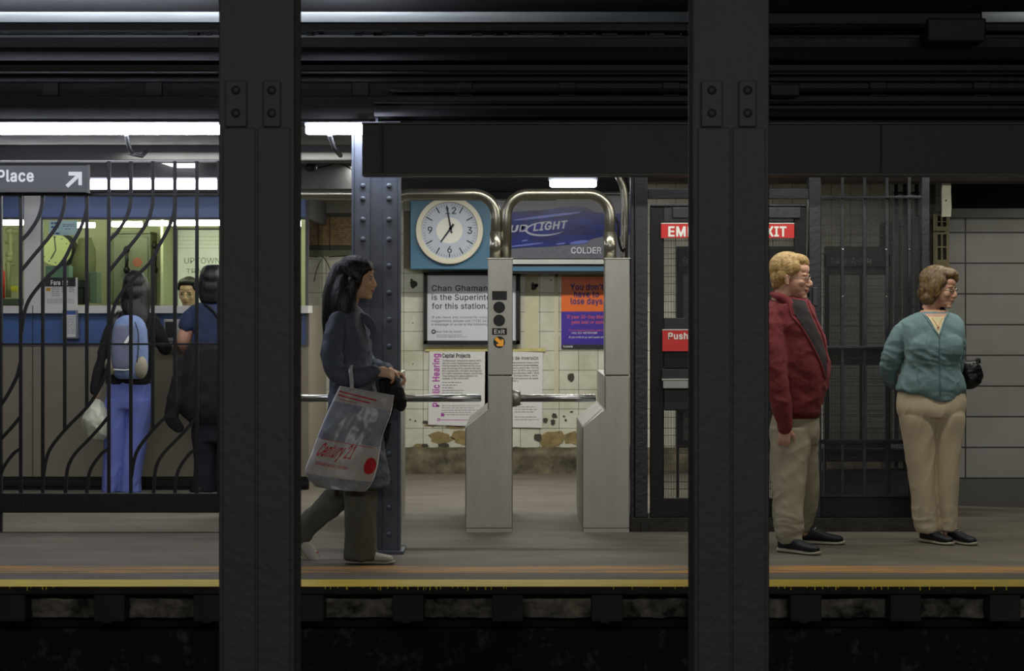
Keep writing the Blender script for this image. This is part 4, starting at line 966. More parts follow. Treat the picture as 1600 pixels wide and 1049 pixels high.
class Head:
    """head with brow, eyes, nose, lips, chin, ears and neck; local x = face direction, y = its left, z = up, origin at eye level"""
    def __init__(s, px, py, d, off, yaw, pitch=0, roll=0, k=1.):
        s.o = P(px, py, d)+Vector((0, off, 0)); s.k = k
        s.M = (Matrix.Rotation(yaw, 3, 'Z') @ Matrix.Rotation(pitch, 3, 'Y') @ Matrix.Rotation(roll, 3, 'X'))
    def w(s, x, y, z): return s.o+s.M@Vector((x, y, z))*s.k
    def loc(s, c): return s.M.transposed()@(Vector(c)-s.o)/s.k
    def e(s, mb, x, y, z, a, b, c, n=16): mb.ell(s.w(x, y, z), (a*s.k, b*s.k, c*s.k), s.M, n, 11)
    def build(s, mb, female=False, jaw=1.):
        e = s.e
        e(mb, -.018, 0, .035, .094, .074, .084); e(mb, .018, 0, .012, .066, .066, .09)
        e(mb, .030, 0, -.03, .054, .057*jaw, .074); e(mb, .036, 0, -.075, .042, .040*jaw, .034); e(mb, .068, 0, -.098, .017, .020, .016)
        e(mb, .060, 0, .048, .030, .052, .034); e(mb, .072, .026, .019, .014, .022, .009); e(mb, .072, -.026, .019, .014, .022, .009)
        for y in (-1, 1):
            e(mb, .056, y*.036, -.026, .024, .022, .022); e(mb, -.010, y*.073, -.012, .014, .008, .030); e(mb, -.004, y*.074, -.034, .010, .007, .010); e(mb, -.016, y*.078, .006, .012, .006, .016)
            e(mb, .090, y*.013, -.036, .011, .009, .008)
        nl = .004 if female else .0
        mb.tube([s.w(.078, 0, .016), s.w(.089, 0, -.006), s.w(.101-nl, 0, -.024), s.w(.103-nl, 0, -.031), s.w(.097-nl, 0, -.041)], [q*s.k for q in (.008, .0095, .0125, .0125, .009)], 12)
        e(mb, .066, .031, -.001, .015, .017, .013); e(mb, .066, -.031, -.001, .015, .017, .013)
        e(mb, .084, 0, -.054, .013, .022, .010); e(mb, .086, 0, -.061, .0105, .021, .0055); e(mb, .083, 0, -.070, .0105, .018, .0065); e(mb, .074, 0, -.080, .012, .02, .01)
        mb.tube([s.w(-.022, 0, -.03), s.w(-.030, 0, -.09), s.w(-.046, 0, -.14)], [q*s.k for q in ((.05, .049, .052) if female else (.058, .058, .062))], 16)
    def lips(s, c):
        q = s.loc(c); return q.x > .080 and abs(q.y) < .019 and -.070 < q.z < -.0545
    def eyes(s, root, closed=False):
        for y in (-1, 1):
            g = MB(); g.ell(s.w(.0675, y*.031, -.001), (.0135*s.k, .0135*s.k, .0072*s.k), s.M); o = g.build('eye', eyew, root, smooth=True)
            g = MB(); g.ell(s.w(.0775, y*.032, -.001), (.0048*s.k, .0062*s.k, .0062*s.k), s.M, 10, 7); g.build('iris', irism, o, smooth=True)
            g = MB(); g.tube([s.w(.082, y*.014, .017), s.w(.084, y*.03, .0215), s.w(.074, y*.048, .019)], [.0032*s.k, .0038*s.k, .002*s.k], 6); g.build('eyebrow', s.hm, root, smooth=True)
            g = MB(); g.tube([s.w(.0775, y*.019, .004), s.w(.081, y*.031, .0075), s.w(.073, y*.045, .004)], [.002*s.k, .0028*s.k, .0016*s.k], 6); g.build('eyelid_line', s.hm, root, smooth=True)
    def glasses(s, root, m=None, r=.02):
        m = m or metalm; f = MB()
        for y in (-1, 1):
            pts = [s.w(.093, y*(.031)+r*1.15*math.cos(a), -.004+r*.8*math.sin(a)) for a in [2*PI*k/20 for k in range(21)]]
            f.tube(pts, .0016*s.k, 6, cap=False)
            f.tube([s.w(.090, y*.054, .002), s.w(.05, y*.073, .002), s.w(-.005, y*.079, .004), s.w(-.02, y*.08, -.006)], .0015*s.k, 6)
        f.tube([s.w(.093, -.009, .0), s.w(.098, 0, .003), s.w(.093, .009, .0)], .0016*s.k, 6)
        o = f.build('eyeglasses', m, root, smooth=True)
        for y in (-1, 1):
            g = MB(); R = [g.bm.verts.new(s.w(.0932, y*.031+r*1.1*math.cos(2*PI*k/20), -.004+r*.76*math.sin(2*PI*k/20))) for k in range(20)]; g._f(R); g.build('lens', glass, o)

def cloth(nm, mb, m, root, voxel=.007, it=4, fd=None, label=None):
    me = remesh(mb, voxel, it)
    for f in (fd or []): folds(me, **f)
    return link(nm, me, m, root, smooth=True, label=label)
def body(mb, root, H, m, it=4, voxel=.0042):
    me = remesh(mb, voxel, it, .5)
    o = link('body', me, [m, lipm], root, smooth=True)
    if H: matidx(me, lambda c: 1 if H.lips(c) else 0)
    return o
def shoe(root, heel, yaw, L=.29, um=None, sm=None, lace=None, pitch=0., w=1.):
    heel = Vector(heel); M = Matrix.Rotation(yaw, 3, 'Z')@Matrix.Rotation(pitch, 3, 'Y'); k = L/.29
    def T(x, y, z): return heel+M@Vector((x*k, y*k*w, z*k))
    def ringset(g, secs, z0, n=18):
        rings = []
        for (x, hw, h, lift) in secs:
            rings.append([g.bm.verts.new(T(x, hw*math.cos(2*PI*q/n), z0+lift+max(h, .002)*.5*(1+math.copysign(abs(math.sin(2*PI*q/n))**.8, math.sin(2*PI*q/n))))) for q in range(n)])
        for A, B in zip(rings, rings[1:]):
            for q in range(n): g._f([A[q], B[q], B[(q+1) % n], A[(q+1) % n]])
        g._f(rings[0]); g._f(rings[-1][::-1])
    g = MB(); ringset(g, catmull([(-.002, .012, .05, 0), (.008, .030, .062, 0), (.05, .036, .078, 0), (.10, .037, .085, 0), (.14, .039, .07, 0), (.19, .046, .052, 0), (.24, .045, .042, 0), (.275, .033, .034, 0), (.29, .012, .024, 0)], 4), .018)
    u = cloth('shoe', g, um, root, .005, 3)
    g = MB(); ringset(g, catmull([(-.010, .014, .022, .002), (.0, .033, .024, 0), (.05, .038, .026, 0), (.12, .037, .024, 0), (.19, .048, .022, 0), (.25, .047, .020, 0), (.29, .032, .020, .004), (.302, .01, .016, .008)], 4), 0)
    g.build('sole', sm, u, smooth=True)
    g = MB()
    for i in range(4): g.tube([T(.115+.02*i, -.024, .090-.0105*i), T(.122+.02*i, 0, .100-.0115*i), T(.115+.02*i, .024, .090-.0105*i)], .003, 6)
    g.build('laces', lace or sm, u, smooth=True)
    return u

def person(px, d, label): return thing('person', label, 'person', (X(px, d), d, 0))
CLO = dict(jacket=mat('red_fleece', (126, 50, 54), .9, var=.2, vs=10, bump=.3, bs=120), shirt=mat('dark_plum_shirt', (46, 39, 42), .85, var=.2, vs=30),
           khaki=mat('khaki_cotton', (158, 150, 128), .85, var=.12, vs=9, bump=.15, bs=150), khaki2=mat('light_khaki', (198, 184, 156), .85, var=.1, vs=9, bump=.12, bs=150),
           teal=mat('teal_knit', (110, 138, 142), .9, var=.15, vs=30, bump=.3, bs=150), cream=mat('cream_top', (214, 200, 160), .8),
           coat=mat('slate_coat', (84, 92, 106), .7, var=.2, vs=9, bump=.15, bs=120), olive=mat('olive_grey_trousers', (90, 90, 80), .85, var=.15, vs=9),
           blackj=mat('black_jacket', (17, 17, 21), .85, var=.2, vs=12), scrub=mat('blue_scrubs', (112, 126, 202), .85, var=.12, vs=8), navy=mat('navy_tshirt', (40, 52, 82), .85, var=.15, vs=14),
           jeans=mat('dark_jeans', (22, 26, 38), .85, var=.3, vs=14), pale=mat('pale_blue_shirt', (150, 176, 206), .8))
navys = mat('navy_suede', (16, 18, 30), .6); solew = mat('sole_white', (168, 162, 144), .6); leather = mat('black_leather', (14, 14, 17), .32, bump=.3, bs=50)

# ---- man in the red jacket
d = 12.72; R = person(1240, d, 'blond man in dark red jacket and khaki trousers, looking right')
H = Head(1237.5, 434, d, 0, math.radians(-20), math.radians(4), 0, 1.10); H.hm = hblond
g = MB(); H.build(g, jaw=1.12)
loft(g, [(475, 1216, 1256, .06, .03), (500, 1214, 1268, .08, .03), (560, 1222, 1280, .10, .02), (640, 1222, 1272, .09, .02), (700, 1215, 1270, .08, .02)], d)
limb(g, [(1222, 490, .02, 10), (1213, 560, -.08, 9), (1217, 620, -.13, 8), (1221, 660, -.15, 7)], d)
limb(g, [(1262, 490, .18, 10), (1280, 560, .24, 9), (1284, 612, .22, 7)], d)
limb(g, [(1224, 700, -.02, 14), (1224, 780, -.13, 11), (1226, 842, -.19, 8)], d); limb(g, [(1258, 700, .10, 16), (1264, 780, .15, 12), (1262, 836, .20, 9)], d)
hand(g, P(1222, 664, d)+Vector((0, -.15, 0)), (-.12, -.1, -1), (.35, 1, 0), (1, -.3, -.1), 1.02, .75)
hand(g, P(1283.5, 612, d)+Vector((0, .22, 0)), (-.05, .1, -1), (-1, .3, 0), (.3, -1, 0), 1.0, .6)
body(g, R, H, skinm); H.eyes(R); H.glasses(R, r=.019)
# hair
g = MB(); e = H.e
e(g, -.030, 0, .050, .100, .084, .088, 22); e(g, -.055, 0, .0, .062, .077, .07); e(g, .016, 0, .094, .068, .064, .036); e(g, .052, .008, .080, .034, .050, .022); e(g, -.035, .072, .015, .03, .014, .035); e(g, -.035, -.072, .015, .03, .014, .035)
e(g, .02, -.064, .055, .04, .016, .035); e(g, .02, .064, .055, .04, .016, .035); e(g, -.02, -.062, .05, .06, .024, .05); e(g, -.02, .062, .05, .06, .024, .05); e(g, -.07, 0, -.045, .035, .06, .03)
cloth('hair', g, hblond, R, .0045, 12, [dict(amp=.0022, sc=(26, 60, 110), seed=2, rot=-.6), dict(amp=.001, sc=(40, 120, 220), seed=5, rot=-.6)])
# jacket
g = MB(); s1 = [(462, 1211, 1249, .075, .03), (470, 1206, 1262, .10, .03), (480, 1200, 1268, .14, .03), (500, 1196, 1277, .17, .03), (530, 1197, 1289, .175, .02), (560, 1199, 1295, .18, .02), (585, 1201, 1296, .18, .02), (606, 1205, 1292, .175, .02), (628, 1210, 1286, .165, .02), (642, 1213, 1281, .155, .02), (650, 1214, 1279, .15, .02)]
loft(g, s1, d)
limb(g, [(1214, 486, -.02, 17), (1207, 520, -.09, 18), (1206, 560, -.14, 17), (1209, 600, -.17, 16), (1216, 635, -.175, 14.5), (1221, 655, -.165, 11), (1221, 665, -.155, 10.5)], d)
limb(g, [(1263, 486, .15, 15), (1279, 540, .23, 15), (1284, 590, .25, 13), (1283, 617, .23, 10)], d)
jk = cloth('jacket', g, CLO['jacket'], R, .0075, 3, [dict(amp=.011, sc=(5, 5, 7), seed=1, rot=.5), dict(amp=.005, sc=(14, 14, 12), seed=4, rot=-.4)])
# ribbed hem, open collar and zip edges, shirt
g = MB(); loft(g, [(641, 1211, 1283, .165, .02), (647, 1212, 1282, .165, .02), (653, 1215, 1279, .155, .02)], d, 2); cloth('hem_band', g, mat('dark_red_rib', (84, 18, 24), .9, bump=.5, bs=200), jk, .006, 1)
g = MB(); limb(g, [(1221, 654, -.165, 11.5), (1221.5, 667, -.15, 11)], d); cloth('cuff', g, MATS['dark_red_rib'], jk, .006, 1)
# the opening shows the shirt: a raised inset panel on the chest surface
def onsurf(me_o, x, y, out=.004):
    """point on the front of a garment under photo pixel x,y"""
    o = cam.location; t = P(x, y, d)-o; t.normalize(); L = me_o.location+(me_o.parent.location if me_o.parent else Vector())
    hit, loc, nrm, idx = me_o.ray_cast(o-L, t)
    return (loc+L-t*out) if hit else P(x, y, d)
def patch(me_o, left, right, n, m, out=.006, th=.004, nu=8):
    g = MB(); A = catmull(left, n); B_ = catmull(right, n); rows = []
    for a, b in zip(A, B_): rows.append([onsurf(me_o, a[0]+(b[0]-a[0])*k/nu, a[1]+(b[1]-a[1])*k/nu, out) for k in range(nu+1)])
    V = [[g.bm.verts.new(p) for p in r] for r in rows]
    for r1, r2 in zip(V, V[1:]):
        for k in range(nu): g._f([r1[k], r1[k+1], r2[k+1], r2[k]])
    return g
bpy.context.view_layer.update()
g = patch(jk, [(1238, 467), (1240, 486), (1250, 503), (1262, 523), (1275, 548), (1284, 570), (1289, 590)], [(1258, 470), (1264, 486), (1272, 503), (1281, 524), (1289, 546), (1292, 566), (1292, 590)], 4, None)
g.build('shirt', CLO['shirt'], R, smooth=True)
def ribbon(me_o, pts, r, nm, m, root, out=.004, sq=1.):
    g = MB(); ps = [onsurf(me_o, a, b, out) for a, b in catmull(pts, 4)]; g.tube(ps, r, 8, sq); return g.build(nm, m, root, smooth=True)
ribbon(jk, [(1232, 464), (1234, 480), (1238, 495), (1250, 508), (1262, 527), (1275, 551), (1284, 572), (1290, 592)], .0055, 'zip_edge', CLO['jacket'], jk)
ribbon(jk, [(1262, 470), (1268, 486), (1276, 503), (1285, 524), (1291, 546), (1293, 566)], .0055, 'zip_edge', CLO['jacket'], jk)
g = MB()   # collar
limb(g, [(1207, 460, .03, 4), (1214, 463, -.05, 6), (1224, 468, -.075, 7), (1232, 478, -.09, 7), (1236, 492, -.12, 4)], d); limb(g, [(1207, 460, .04, 4), (1225, 458, .12, 6), (1250, 464, .12, 7), (1263, 474, .06, 6.5), (1266, 488, .0, 4)], d)
cloth('collar', g, CLO['jacket'], jk, .006, 3)
g = MB(); limb(g, [(1223, 462, -.05, 3), (1232, 470, -.075, 4), (1245, 480, -.075, 3.5)], d); limb(g, [(1240, 474, .0, 8), (1250, 478, .02, 8)], d); limb(g, [(1246, 480, -.06, 4), (1256, 476, -.0, 5), (1262, 468, .06, 5)], d); cloth('shirt_collar', g, mat('dark_collar', (36, 32, 34), .85), R, .006, 2)
# trousers
g = MB(); loft(g, [(640, 1212, 1277, .13, .03), (660, 1207, 1279, .145, .03), (680, 1204, 1280, .15, .03), (694, 1208, 1278, .13, .04)], d)
loft(g, [(668, 1204, 1268, .135, .0), (700, 1204, 1264, .12, -.04), (730, 1202, 1258, .11, -.08), (770, 1203, 1252, .10, -.13), (800, 1204, 1248, .095, -.17), (822, 1206, 1247, .09, -.19), (840, 1209, 1246, .08, -.20)], d)
loft(g, [(668, 1222, 1280, .13, .06), (700, 1226, 1280, .12, .09), (730, 1232, 1282, .105, .10), (770, 1240, 1284, .10, .13), (800, 1244, 1282, .095, .17), (818, 1246, 1275, .085, .19), (835, 1246, 1270, .075, .20)], d)
cloth('trousers', g, CLO['khaki'], R, .007, 3, [dict(amp=.008, sc=(8, 6, 3), seed=3, rot=.7), dict(amp=.003, sc=(12, 10, 5), seed=6, rot=-.6), dict(amp=.013, sc=(9, 6, 16), seed=8, mask=lambda c: max(0, min(1, (.30-c.z)/.22)))])
shoe(R, Vector((X(1219, 12.52), 12.54, 0)), math.radians(-46), .28, navys, solew, solew)
shoe(R, Vector((X(1252, d), d+.24, 0)), math.radians(-14), .28, navys, solew, solew)

# ---- woman in the teal cardigan
d = 13.0; R = person(1455, d, 'short-haired woman in a teal zip cardigan and khaki trousers, looking right')
H = Head(1469, 451, d, 0, math.radians(-32), math.radians(8), 0, 1.0); H.hm = hbrown
g = MB(); H.build(g, True, .98)
loft(g, [(485, 1440, 1482, .06, .02), (520, 1422, 1486, .08, .02), (600, 1420, 1490, .08, .02), (640, 1430, 1484, .05, .02)], d)
limb(g, [(1428, 514, .02, 7), (1404, 550, .05, 8), (1402, 590, .12, 7), (1430, 600, .22, 6)], d); limb(g, [(1484, 514, .02, 7), (1498, 550, .07, 7), (1498, 590, .14, 7), (1476, 600, .22, 6)], d)
limb(g, [(1436, 645, .02, 12), (1442, 740, .02, 11), (1450, 835, .02, 8)], d); limb(g, [(1482, 645, .02, 12), (1480, 740, .02, 11), (1482, 835, .02, 8)], d)
hand(g, P(1436, 598, d)+Vector((0, .24, 0)), (1, .1, -.1), (0, 1, 0), (0, 0, 1), .9, .6); hand(g, P(1470, 603, d)+Vector((0, .27, 0)), (-1, .1, -.1), (0, 1, 0), (0, 0, 1), .9, .6)
body(g, R, H, skinm3); H.eyes(R); H.glasses(R, r=.021)
g = MB(); e = H.e
e(g, -.030, 0, .050, .104, .090, .086, 24); e(g, -.060, 0, -.01, .066, .088, .085); e(g, -.055, .0, -.065, .056, .078, .05); e(g, .03, 0, .092, .066, .07, .038); e(g, .062, .02, .07, .032, .05, .03)
for s_ in (-1, 1): e(g, -.012, s_*.074, .0, .046, .024, .07); e(g, .02, s_*.07, .045, .04, .022, .042); e(g, -.03, s_*.07, -.06, .04, .024, .04)
e(g, -.10, 0, -.04, .03, .05, .05)
cloth('hair', g, hbrown, R, .0045, 10, [dict(amp=.004, sc=(60, 60, 12), seed=12, rot=.35), dict(amp=.002, sc=(150, 150, 20), seed=15, rot=.35)])
g = MB()
loft(g, [(489, 1440, 1482, .085, .03), (491, 1432, 1489, .10, .03), (497, 1416, 1500, .11, .03), (510, 1408, 1507, .125, .02), (540, 1412, 1504, .14, .0), (556, 1414, 1500, .14, .0), (575, 1411, 1499, .13, .01), (592, 1405, 1505, .135, .01), (605, 1401, 1508, .14, .01), (612, 1403, 1507, .135, .01), (619, 1424, 1499, .132, .01), (626, 1448, 1490, .12, .0)], d)
limb(g, [(1424, 507, .03, 12), (1411, 520, .03, 14), (1402, 537, .04, 15), (1397, 558, .06, 15.5), (1394, 578, .10, 14), (1402, 596, .17, 12), (1422, 603, .25, 10)], d)
limb(g, [(1488, 504, .03, 12), (1494, 515, .04, 13), (1498, 532, .05, 13), (1500, 556, .09, 12), (1499, 580, .14, 11.5), (1486, 600, .24, 10)], d)
g.ell(P(1442, 542, d)+Vector((0, -.082, 0)), (.09, .06, .085)); g.ell(P(1476, 542, d)+Vector((0, -.082, 0)), (.09, .06, .085))
cd = cloth('cardigan', g, CLO['teal'], R, .0065, 3, [dict(amp=.008, sc=(7, 7, 12), seed=21, rot=.4), dict(amp=.008, sc=(6, 6, 22), seed=25, mask=lambda c: max(0, 1-abs(c.z-Z(560, 13.0))/.09)), dict(amp=.0022, sc=(75, 40, 3), seed=23, ridge=True)])
g = MB(); loft(g, [(600, 1401, 1508, .142, .01), (612, 1405, 1505, .142, .01), (616, 1412, 1502, .135, .01)], d, 2); g.bm.free()
bpy.context.view_layer.update()
g = patch(cd, [(1445, 490.5), (1447, 493), (1450, 496)], [(1480, 490.5), (1478, 493), (1476, 496)], 3, None, .004); g.build('neck_skin', skinm3, R, smooth=True)
g = patch(cd, [(1450, 495), (1455, 503), (1460, 512), (1466.5, 522)], [(1476, 495), (1474, 503), (1471, 512), (1467.5, 522)], 4, None, .0045); top = g.build('cream_top', CLO['cream'], R, smooth=True)
# skin above the cream neckline
ribbon(cd, [(1441, 490), (1447, 496), (1454, 506), (1461, 516), (1467, 524)], .0045, 'zip_edge', CLO['teal'], cd); ribbon(cd, [(1482, 490), (1477, 498), (1473, 508), (1468, 524)], .0045, 'zip_edge', CLO['teal'], cd)
ribbon(cd, [(1467.5, 524), (1468, 560), (1468.5, 590), (1469, 618)], .0028, 'zip', mat('zip_grey_teal', (86, 120, 128), .4, .3), cd, .003)
ribbon(cd, [(1467.3, 523), (1467.8, 529)], .0036, 'zip_pull', metalm, cd, .006)
ribbon(cd, [(1433, 576), (1434, 590), (1437, 598)], .003, 'pocket_edge', CLO['teal'], cd, .002)
ribbon(cd, [(1502, 578), (1500, 590), (1496, 599)], .003, 'pocket_edge', CLO['teal'], cd, .002)
ribbon(top, [(1456, 497), (1461, 503), (1465.5, 509), (1469, 503), (1474, 496)], .0012, 'necklace', mat('chain_gold', (190, 130, 80), .35, .8), R, .004)
g = MB(); g.ell(onsurf(cd, 1466, 512, .014), (.006, .004, .007)); g.build('pendant', mat('pendant_red', (186, 70, 70), .4), R, smooth=True)
g = MB(); loft(g, [(606, 1406, 1506, .125, .02), (625, 1403, 1509, .135, .02), (640, 1403, 1508, .14, .02), (652, 1406, 1506, .13, .02)], d)
loft(g, [(630, 1412, 1466, .08, .02), (650, 1406, 1468, .122, .02), (690, 1412, 1464, .105, .02), (730, 1419, 1462, .095, .02), (770, 1425, 1463, .09, .02), (805, 1428, 1466, .085, .02), (831, 1434, 1468, .08, .02)], d)
loft(g, [(630, 1456, 1500, .08, .02), (650, 1460, 1507, .122, .02), (690, 1461, 1504, .105, .02), (730, 1461, 1500, .095, .02), (770, 1462, 1497, .09, .02), (805, 1466, 1495, .085, .02), (829, 1468, 1493, .08, .02)], d)
cloth('trousers', g, CLO['khaki2'], R, .0065, 2, [dict(amp=.007, sc=(9, 7, 2.2), seed=31, rot=.25), dict(amp=.010, sc=(10, 6, 14), seed=33, mask=lambda c: max(0, min(1, (.26-c.z)/.2)))])
shoe(R, Vector((X(1443, d), d+.06, 0)), math.radians(-58), .255, navys, solew, solew); shoe(R, Vector((X(1480, d), d+.05, 0)), math.radians(-60), .255, navys, solew, solew)
g = MB(); gd = d+.2
loft(g, [(565, 1500, 1526, .04, .0), (571, 1498, 1530, .055, .0), (583, 1499, 1535, .065, 0), (595, 1501, 1533, .065, 0), (603, 1504, 1526, .05, 0), (607, 1508, 1518, .03, 0)], gd)
me = remesh(g, .006, 3); folds(me, .008, (12, 12, 18), 41)
t = thing('handbag', 'black leather handbag held behind the teal woman at her left hip', 'bag', (X(1514, gd), gd, Z(607, gd)))
link('pouch', me, leather, t, smooth=True)
g = MB(); g.tube([P(a, b, gd) for a, b in catmull([(1500, 572), (1508, 565), (1520, 567), (1529, 561), (1530, 568)], 4)], .009, 8, sq=.5); g.build('strap', leather, t, smooth=True)

# ---- walking woman
d = 11.98; R = person(560, d, 'long-haired woman in a grey coat walking right with a plastic shopping bag')
H = Head(559, 436, d, 0, math.radians(-4), math.radians(3), 0, .98); H.hm = hb
g = MB(); H.build(g, True, .92)
loft(g, [(480, 526, 562, .06, .02), (520, 524, 566, .09, .02), (600, 526, 566, .09, .02), (700, 524, 570, .09, .02), (745, 534, 566, .07, .02)], d)
limb(g, [(535, 505, -.12, 9), (530, 560, -.15, 8), (540, 583, -.18, 8), (565, 585, -.21, 7), (588, 580, -.22, 6)], d)
limb(g, [(552, 505, .15, 9), (560, 560, .16, 8), (590, 577, .06, 7), (610, 579, -.03, 6)], d)
limb(g, [(556, 750, -.02, 11), (564, 800, -.03, 11), (562, 872, -.03, 9)], d); limb(g, [(546, 755, .09, 12), (526, 780, .12, 10), (498, 805, .15, 9), (478, 824, .17, 8), (462, 848, .18, 8), (458, 862, .18, 8)], d)
hand(g, P(590, 579, d)+Vector((0, -.22, 0)), (1, .12, -.12), (0, .75, -.7), (.1, .5, 1), .93, .62)
hand(g, P(610, 579, d)+Vector((0, -.05, 0)), (.9, -.1, -.35), (-.2, -.3, -1), (.2, -1, .3), .9, .7)
body(g, R, H, skinm2); H.eyes(R)
g = MB(); e = H.e
e(g, -.024, 0, .045, .100, .086, .090, 24); e(g, .026, 0, .080, .054, .064, .036); e(g, .048, 0, .058, .042, .064, .034); e(g, -.06, 0, -.01, .068, .084, .10)
for s_ in (-1, 1):
    e(g, -.012, s_*.070, .0, .050, .020, .075)
    off = -.075 if s_ < 0 else .075
    limb(g, [(553, 440, off, 9), (549, 470, off, 9), (555, 500, off, 9), (562, 526, off*.9, 6), (565, 542, off*.8, 3)], d, n=12)
limb(g, [(535, 425, .0, 19), (528, 450, .0, 22), (524, 480, .0, 21), (519, 510, .0, 16), (513, 530, .0, 9), (509, 546, .0, 3)], d, n=16)
limb(g, [(540, 440, -.03, 18), (538, 470, -.06, 20), (537, 500, -.07, 15), (535, 520, -.07, 7)], d, n=16)
cloth('hair', g, hb, R, .0055, 10, [dict(amp=.0022, sc=(60, 60, 3.5), seed=51, rot=-.15, ridge=False), dict(amp=.0015, sc=(140, 140, 5), seed=52)])
g = MB()
loft(g, [(477, 532, 556, .06, .02), (484, 524, 562, .10, .02), (494, 518, 568, .15, .02), (512, 515, 574, .17, .02), (540, 514, 578, .165, .02), (570, 517, 577, .155, .02), (600, 517, 582, .15, .02), (640, 514, 590, .16, .02), (680, 512, 596, .17, .02), (720, 514, 602, .18, .02), (752, 530, 606, .18, .02), (760, 545, 606, .17, .02)], d)
limb(g, [(532, 500, -.11, 15), (526, 530, -.15, 16), (524, 558, -.18, 15.5), (530, 578, -.20, 14.5), (548, 586, -.215, 13), (570, 585, -.22, 11.5), (588, 580, -.22, 9.5)], d)
limb(g, [(550, 500, .14, 13), (558, 540, .18, 13), (572, 568, .13, 11.5), (592, 577, .04, 10), (604, 579, -.01, 8.5)], d)
ct = cloth('coat', g, CLO['coat'], R, .0075, 3, [dict(amp=.014, sc=(6, 6, 7), seed=61, rot=.6), dict(amp=.006, sc=(16, 14, 14), seed=63, rot=-.3)])
g = MB(); limb(g, [(571, 584, -.22, 12.4), (587, 580, -.22, 11.4)], d); cloth('cuff', g, CLO['coat'], ct, .006, 1)
g = MB(); limb(g, [(566, 493, -.06, 5), (577, 502, -.07, 8), (585, 516, -.06, 6), (580, 528, -.06, 3)], d, sq=.4); limb(g, [(563, 490, .05, 5), (574, 502, .05, 8), (580, 516, .04, 6)], d, sq=.4); cloth('lapel', g, CLO['coat'], ct, .006, 2)
g = MB(); loft(g, [(745, 535, 592, .12, .0), (765, 538, 588, .115, .0), (790, 541, 587, .10, -.02), (820, 541, 588, .09, -.03), (850, 540, 588, .085, -.03), (872, 540, 590, .08, -.03)], d)
limb(g, [(548, 752, .08, 22), (528, 778, .12, 21), (500, 803, .15, 18), (480, 822, .17, 16.5), (463, 844, .18, 15), (458, 853, .18, 14)], d)
cloth('trousers', g, CLO['olive'], R, .007, 3, [dict(amp=.012, sc=(12, 8, 2.0), seed=71, rot=.2), dict(amp=.004, sc=(12, 9, 8), seed=73, rot=-.5)])
shg = mat('trainer_white', (196, 190, 184), .6, var=.15, vs=20)
shoe(R, Vector((X(543, d), d-.03, 0)), math.radians(-4), .255, shg, solew, mat('trainer_red', (170, 70, 76), .6))
shoe(R, Vector((X(456, d), d+.17, Z(860, d))), math.radians(-4), .25, shg, solew, MATS['trainer_red'], pitch=math.radians(52))
# shopping bag on her forearm
bd = d-.30; t = thing('shopping_bag', 'white and clear plastic shopping bag with red script on the walking woman\'s arm', 'bag', (X(545, bd), bd, Z(767, bd)))
bagw = mat('bag_white', (188, 184, 184), .4, var=.08, vs=9); bagc = mat('bag_clear', (168, 172, 186), .3, var=.35, vs=9, col2=(112, 117, 132)); bagr = mat('bag_red', (190, 34, 44), .45)
def bagquad(v, u):   # outline of the bag in the photo: v 0 top .. 1 bottom, u 0 left .. 1 right
    L_ = [(531, 603), (518, 630), (500, 672), (488, 705), (477, 738), (492, 760)]; R_ = [(616, 618), (611, 646), (597, 686), (591, 724), (583, 752), (572, 768)]
    L2 = catmull(L_, 6); R2 = catmull(R_, 6); f = v*(len(L2)-1); i = min(int(f), len(L2)-2); q = f-i
    a = [L2[i][j]+(L2[i+1][j]-L2[i][j])*q for j in (0, 1)]; b = [R2[i][j]+(R2[i+1][j]-R2[i][j])*q for j in (0, 1)]
    return a[0]+(b[0]-a[0])*u, a[1]+(b[1]-a[1])*u
g = MB(); NU, NV = 44, 56; fr_, bk = [], []
def bagpt(v, u, side, out=0.):
    x, y = bagquad(v, u); th = (.012+.085*math.sin(min(1, v*1.1)*PI*.62))*(max(0, 1-(2*u-1)**2))**.55
    wr = .012*noise.noise(Vector((x*.05, y*.05, side)))+.006*(.5-abs(noise.noise(Vector((x*.09+y*.05, y*.03, side*3)))))
    return P(x, y, bd)+Vector((0, side*(th+wr*min(1, th/.03))-out, 0))
fm = lambda v: 0 if v < .175 else (1 if v < .46 else (0 if v < .80 else 1))
for v in range(NV+1):
    fr_.append([g.bm.verts.new(bagpt(v/NV, u/NU, -1)) for u in range(NU+1)]); bk.append([g.bm.verts.new(bagpt(v/NV, u/NU, 1)) for u in range(NU+1)])
for v in range(NV):
    g.mi = fm((v+.5)/NV)
    for u in range(NU): g._f([fr_[v][u], fr_[v+1][u], fr_[v+1][u+1], fr_[v][u+1]]); g._f([bk[v][u], bk[v][u+1], bk[v+1][u+1], bk[v+1][u]])
    g._f([fr_[v][0], bk[v][0], bk[v+1][0], fr_[v+1][0]]); g._f([fr_[v][NU], fr_[v+1][NU], bk[v+1][NU], bk[v][NU]])
for u in range(NU): g._f([fr_[0][u], fr_[0][u+1], bk[0][u+1], bk[0][u]]); g._f([fr_[NV][u], bk[NV][u], bk[NV][u+1], fr_[NV][u+1]])
bag = g.build('bag_body', [bagw, bagc], t, smooth=True)
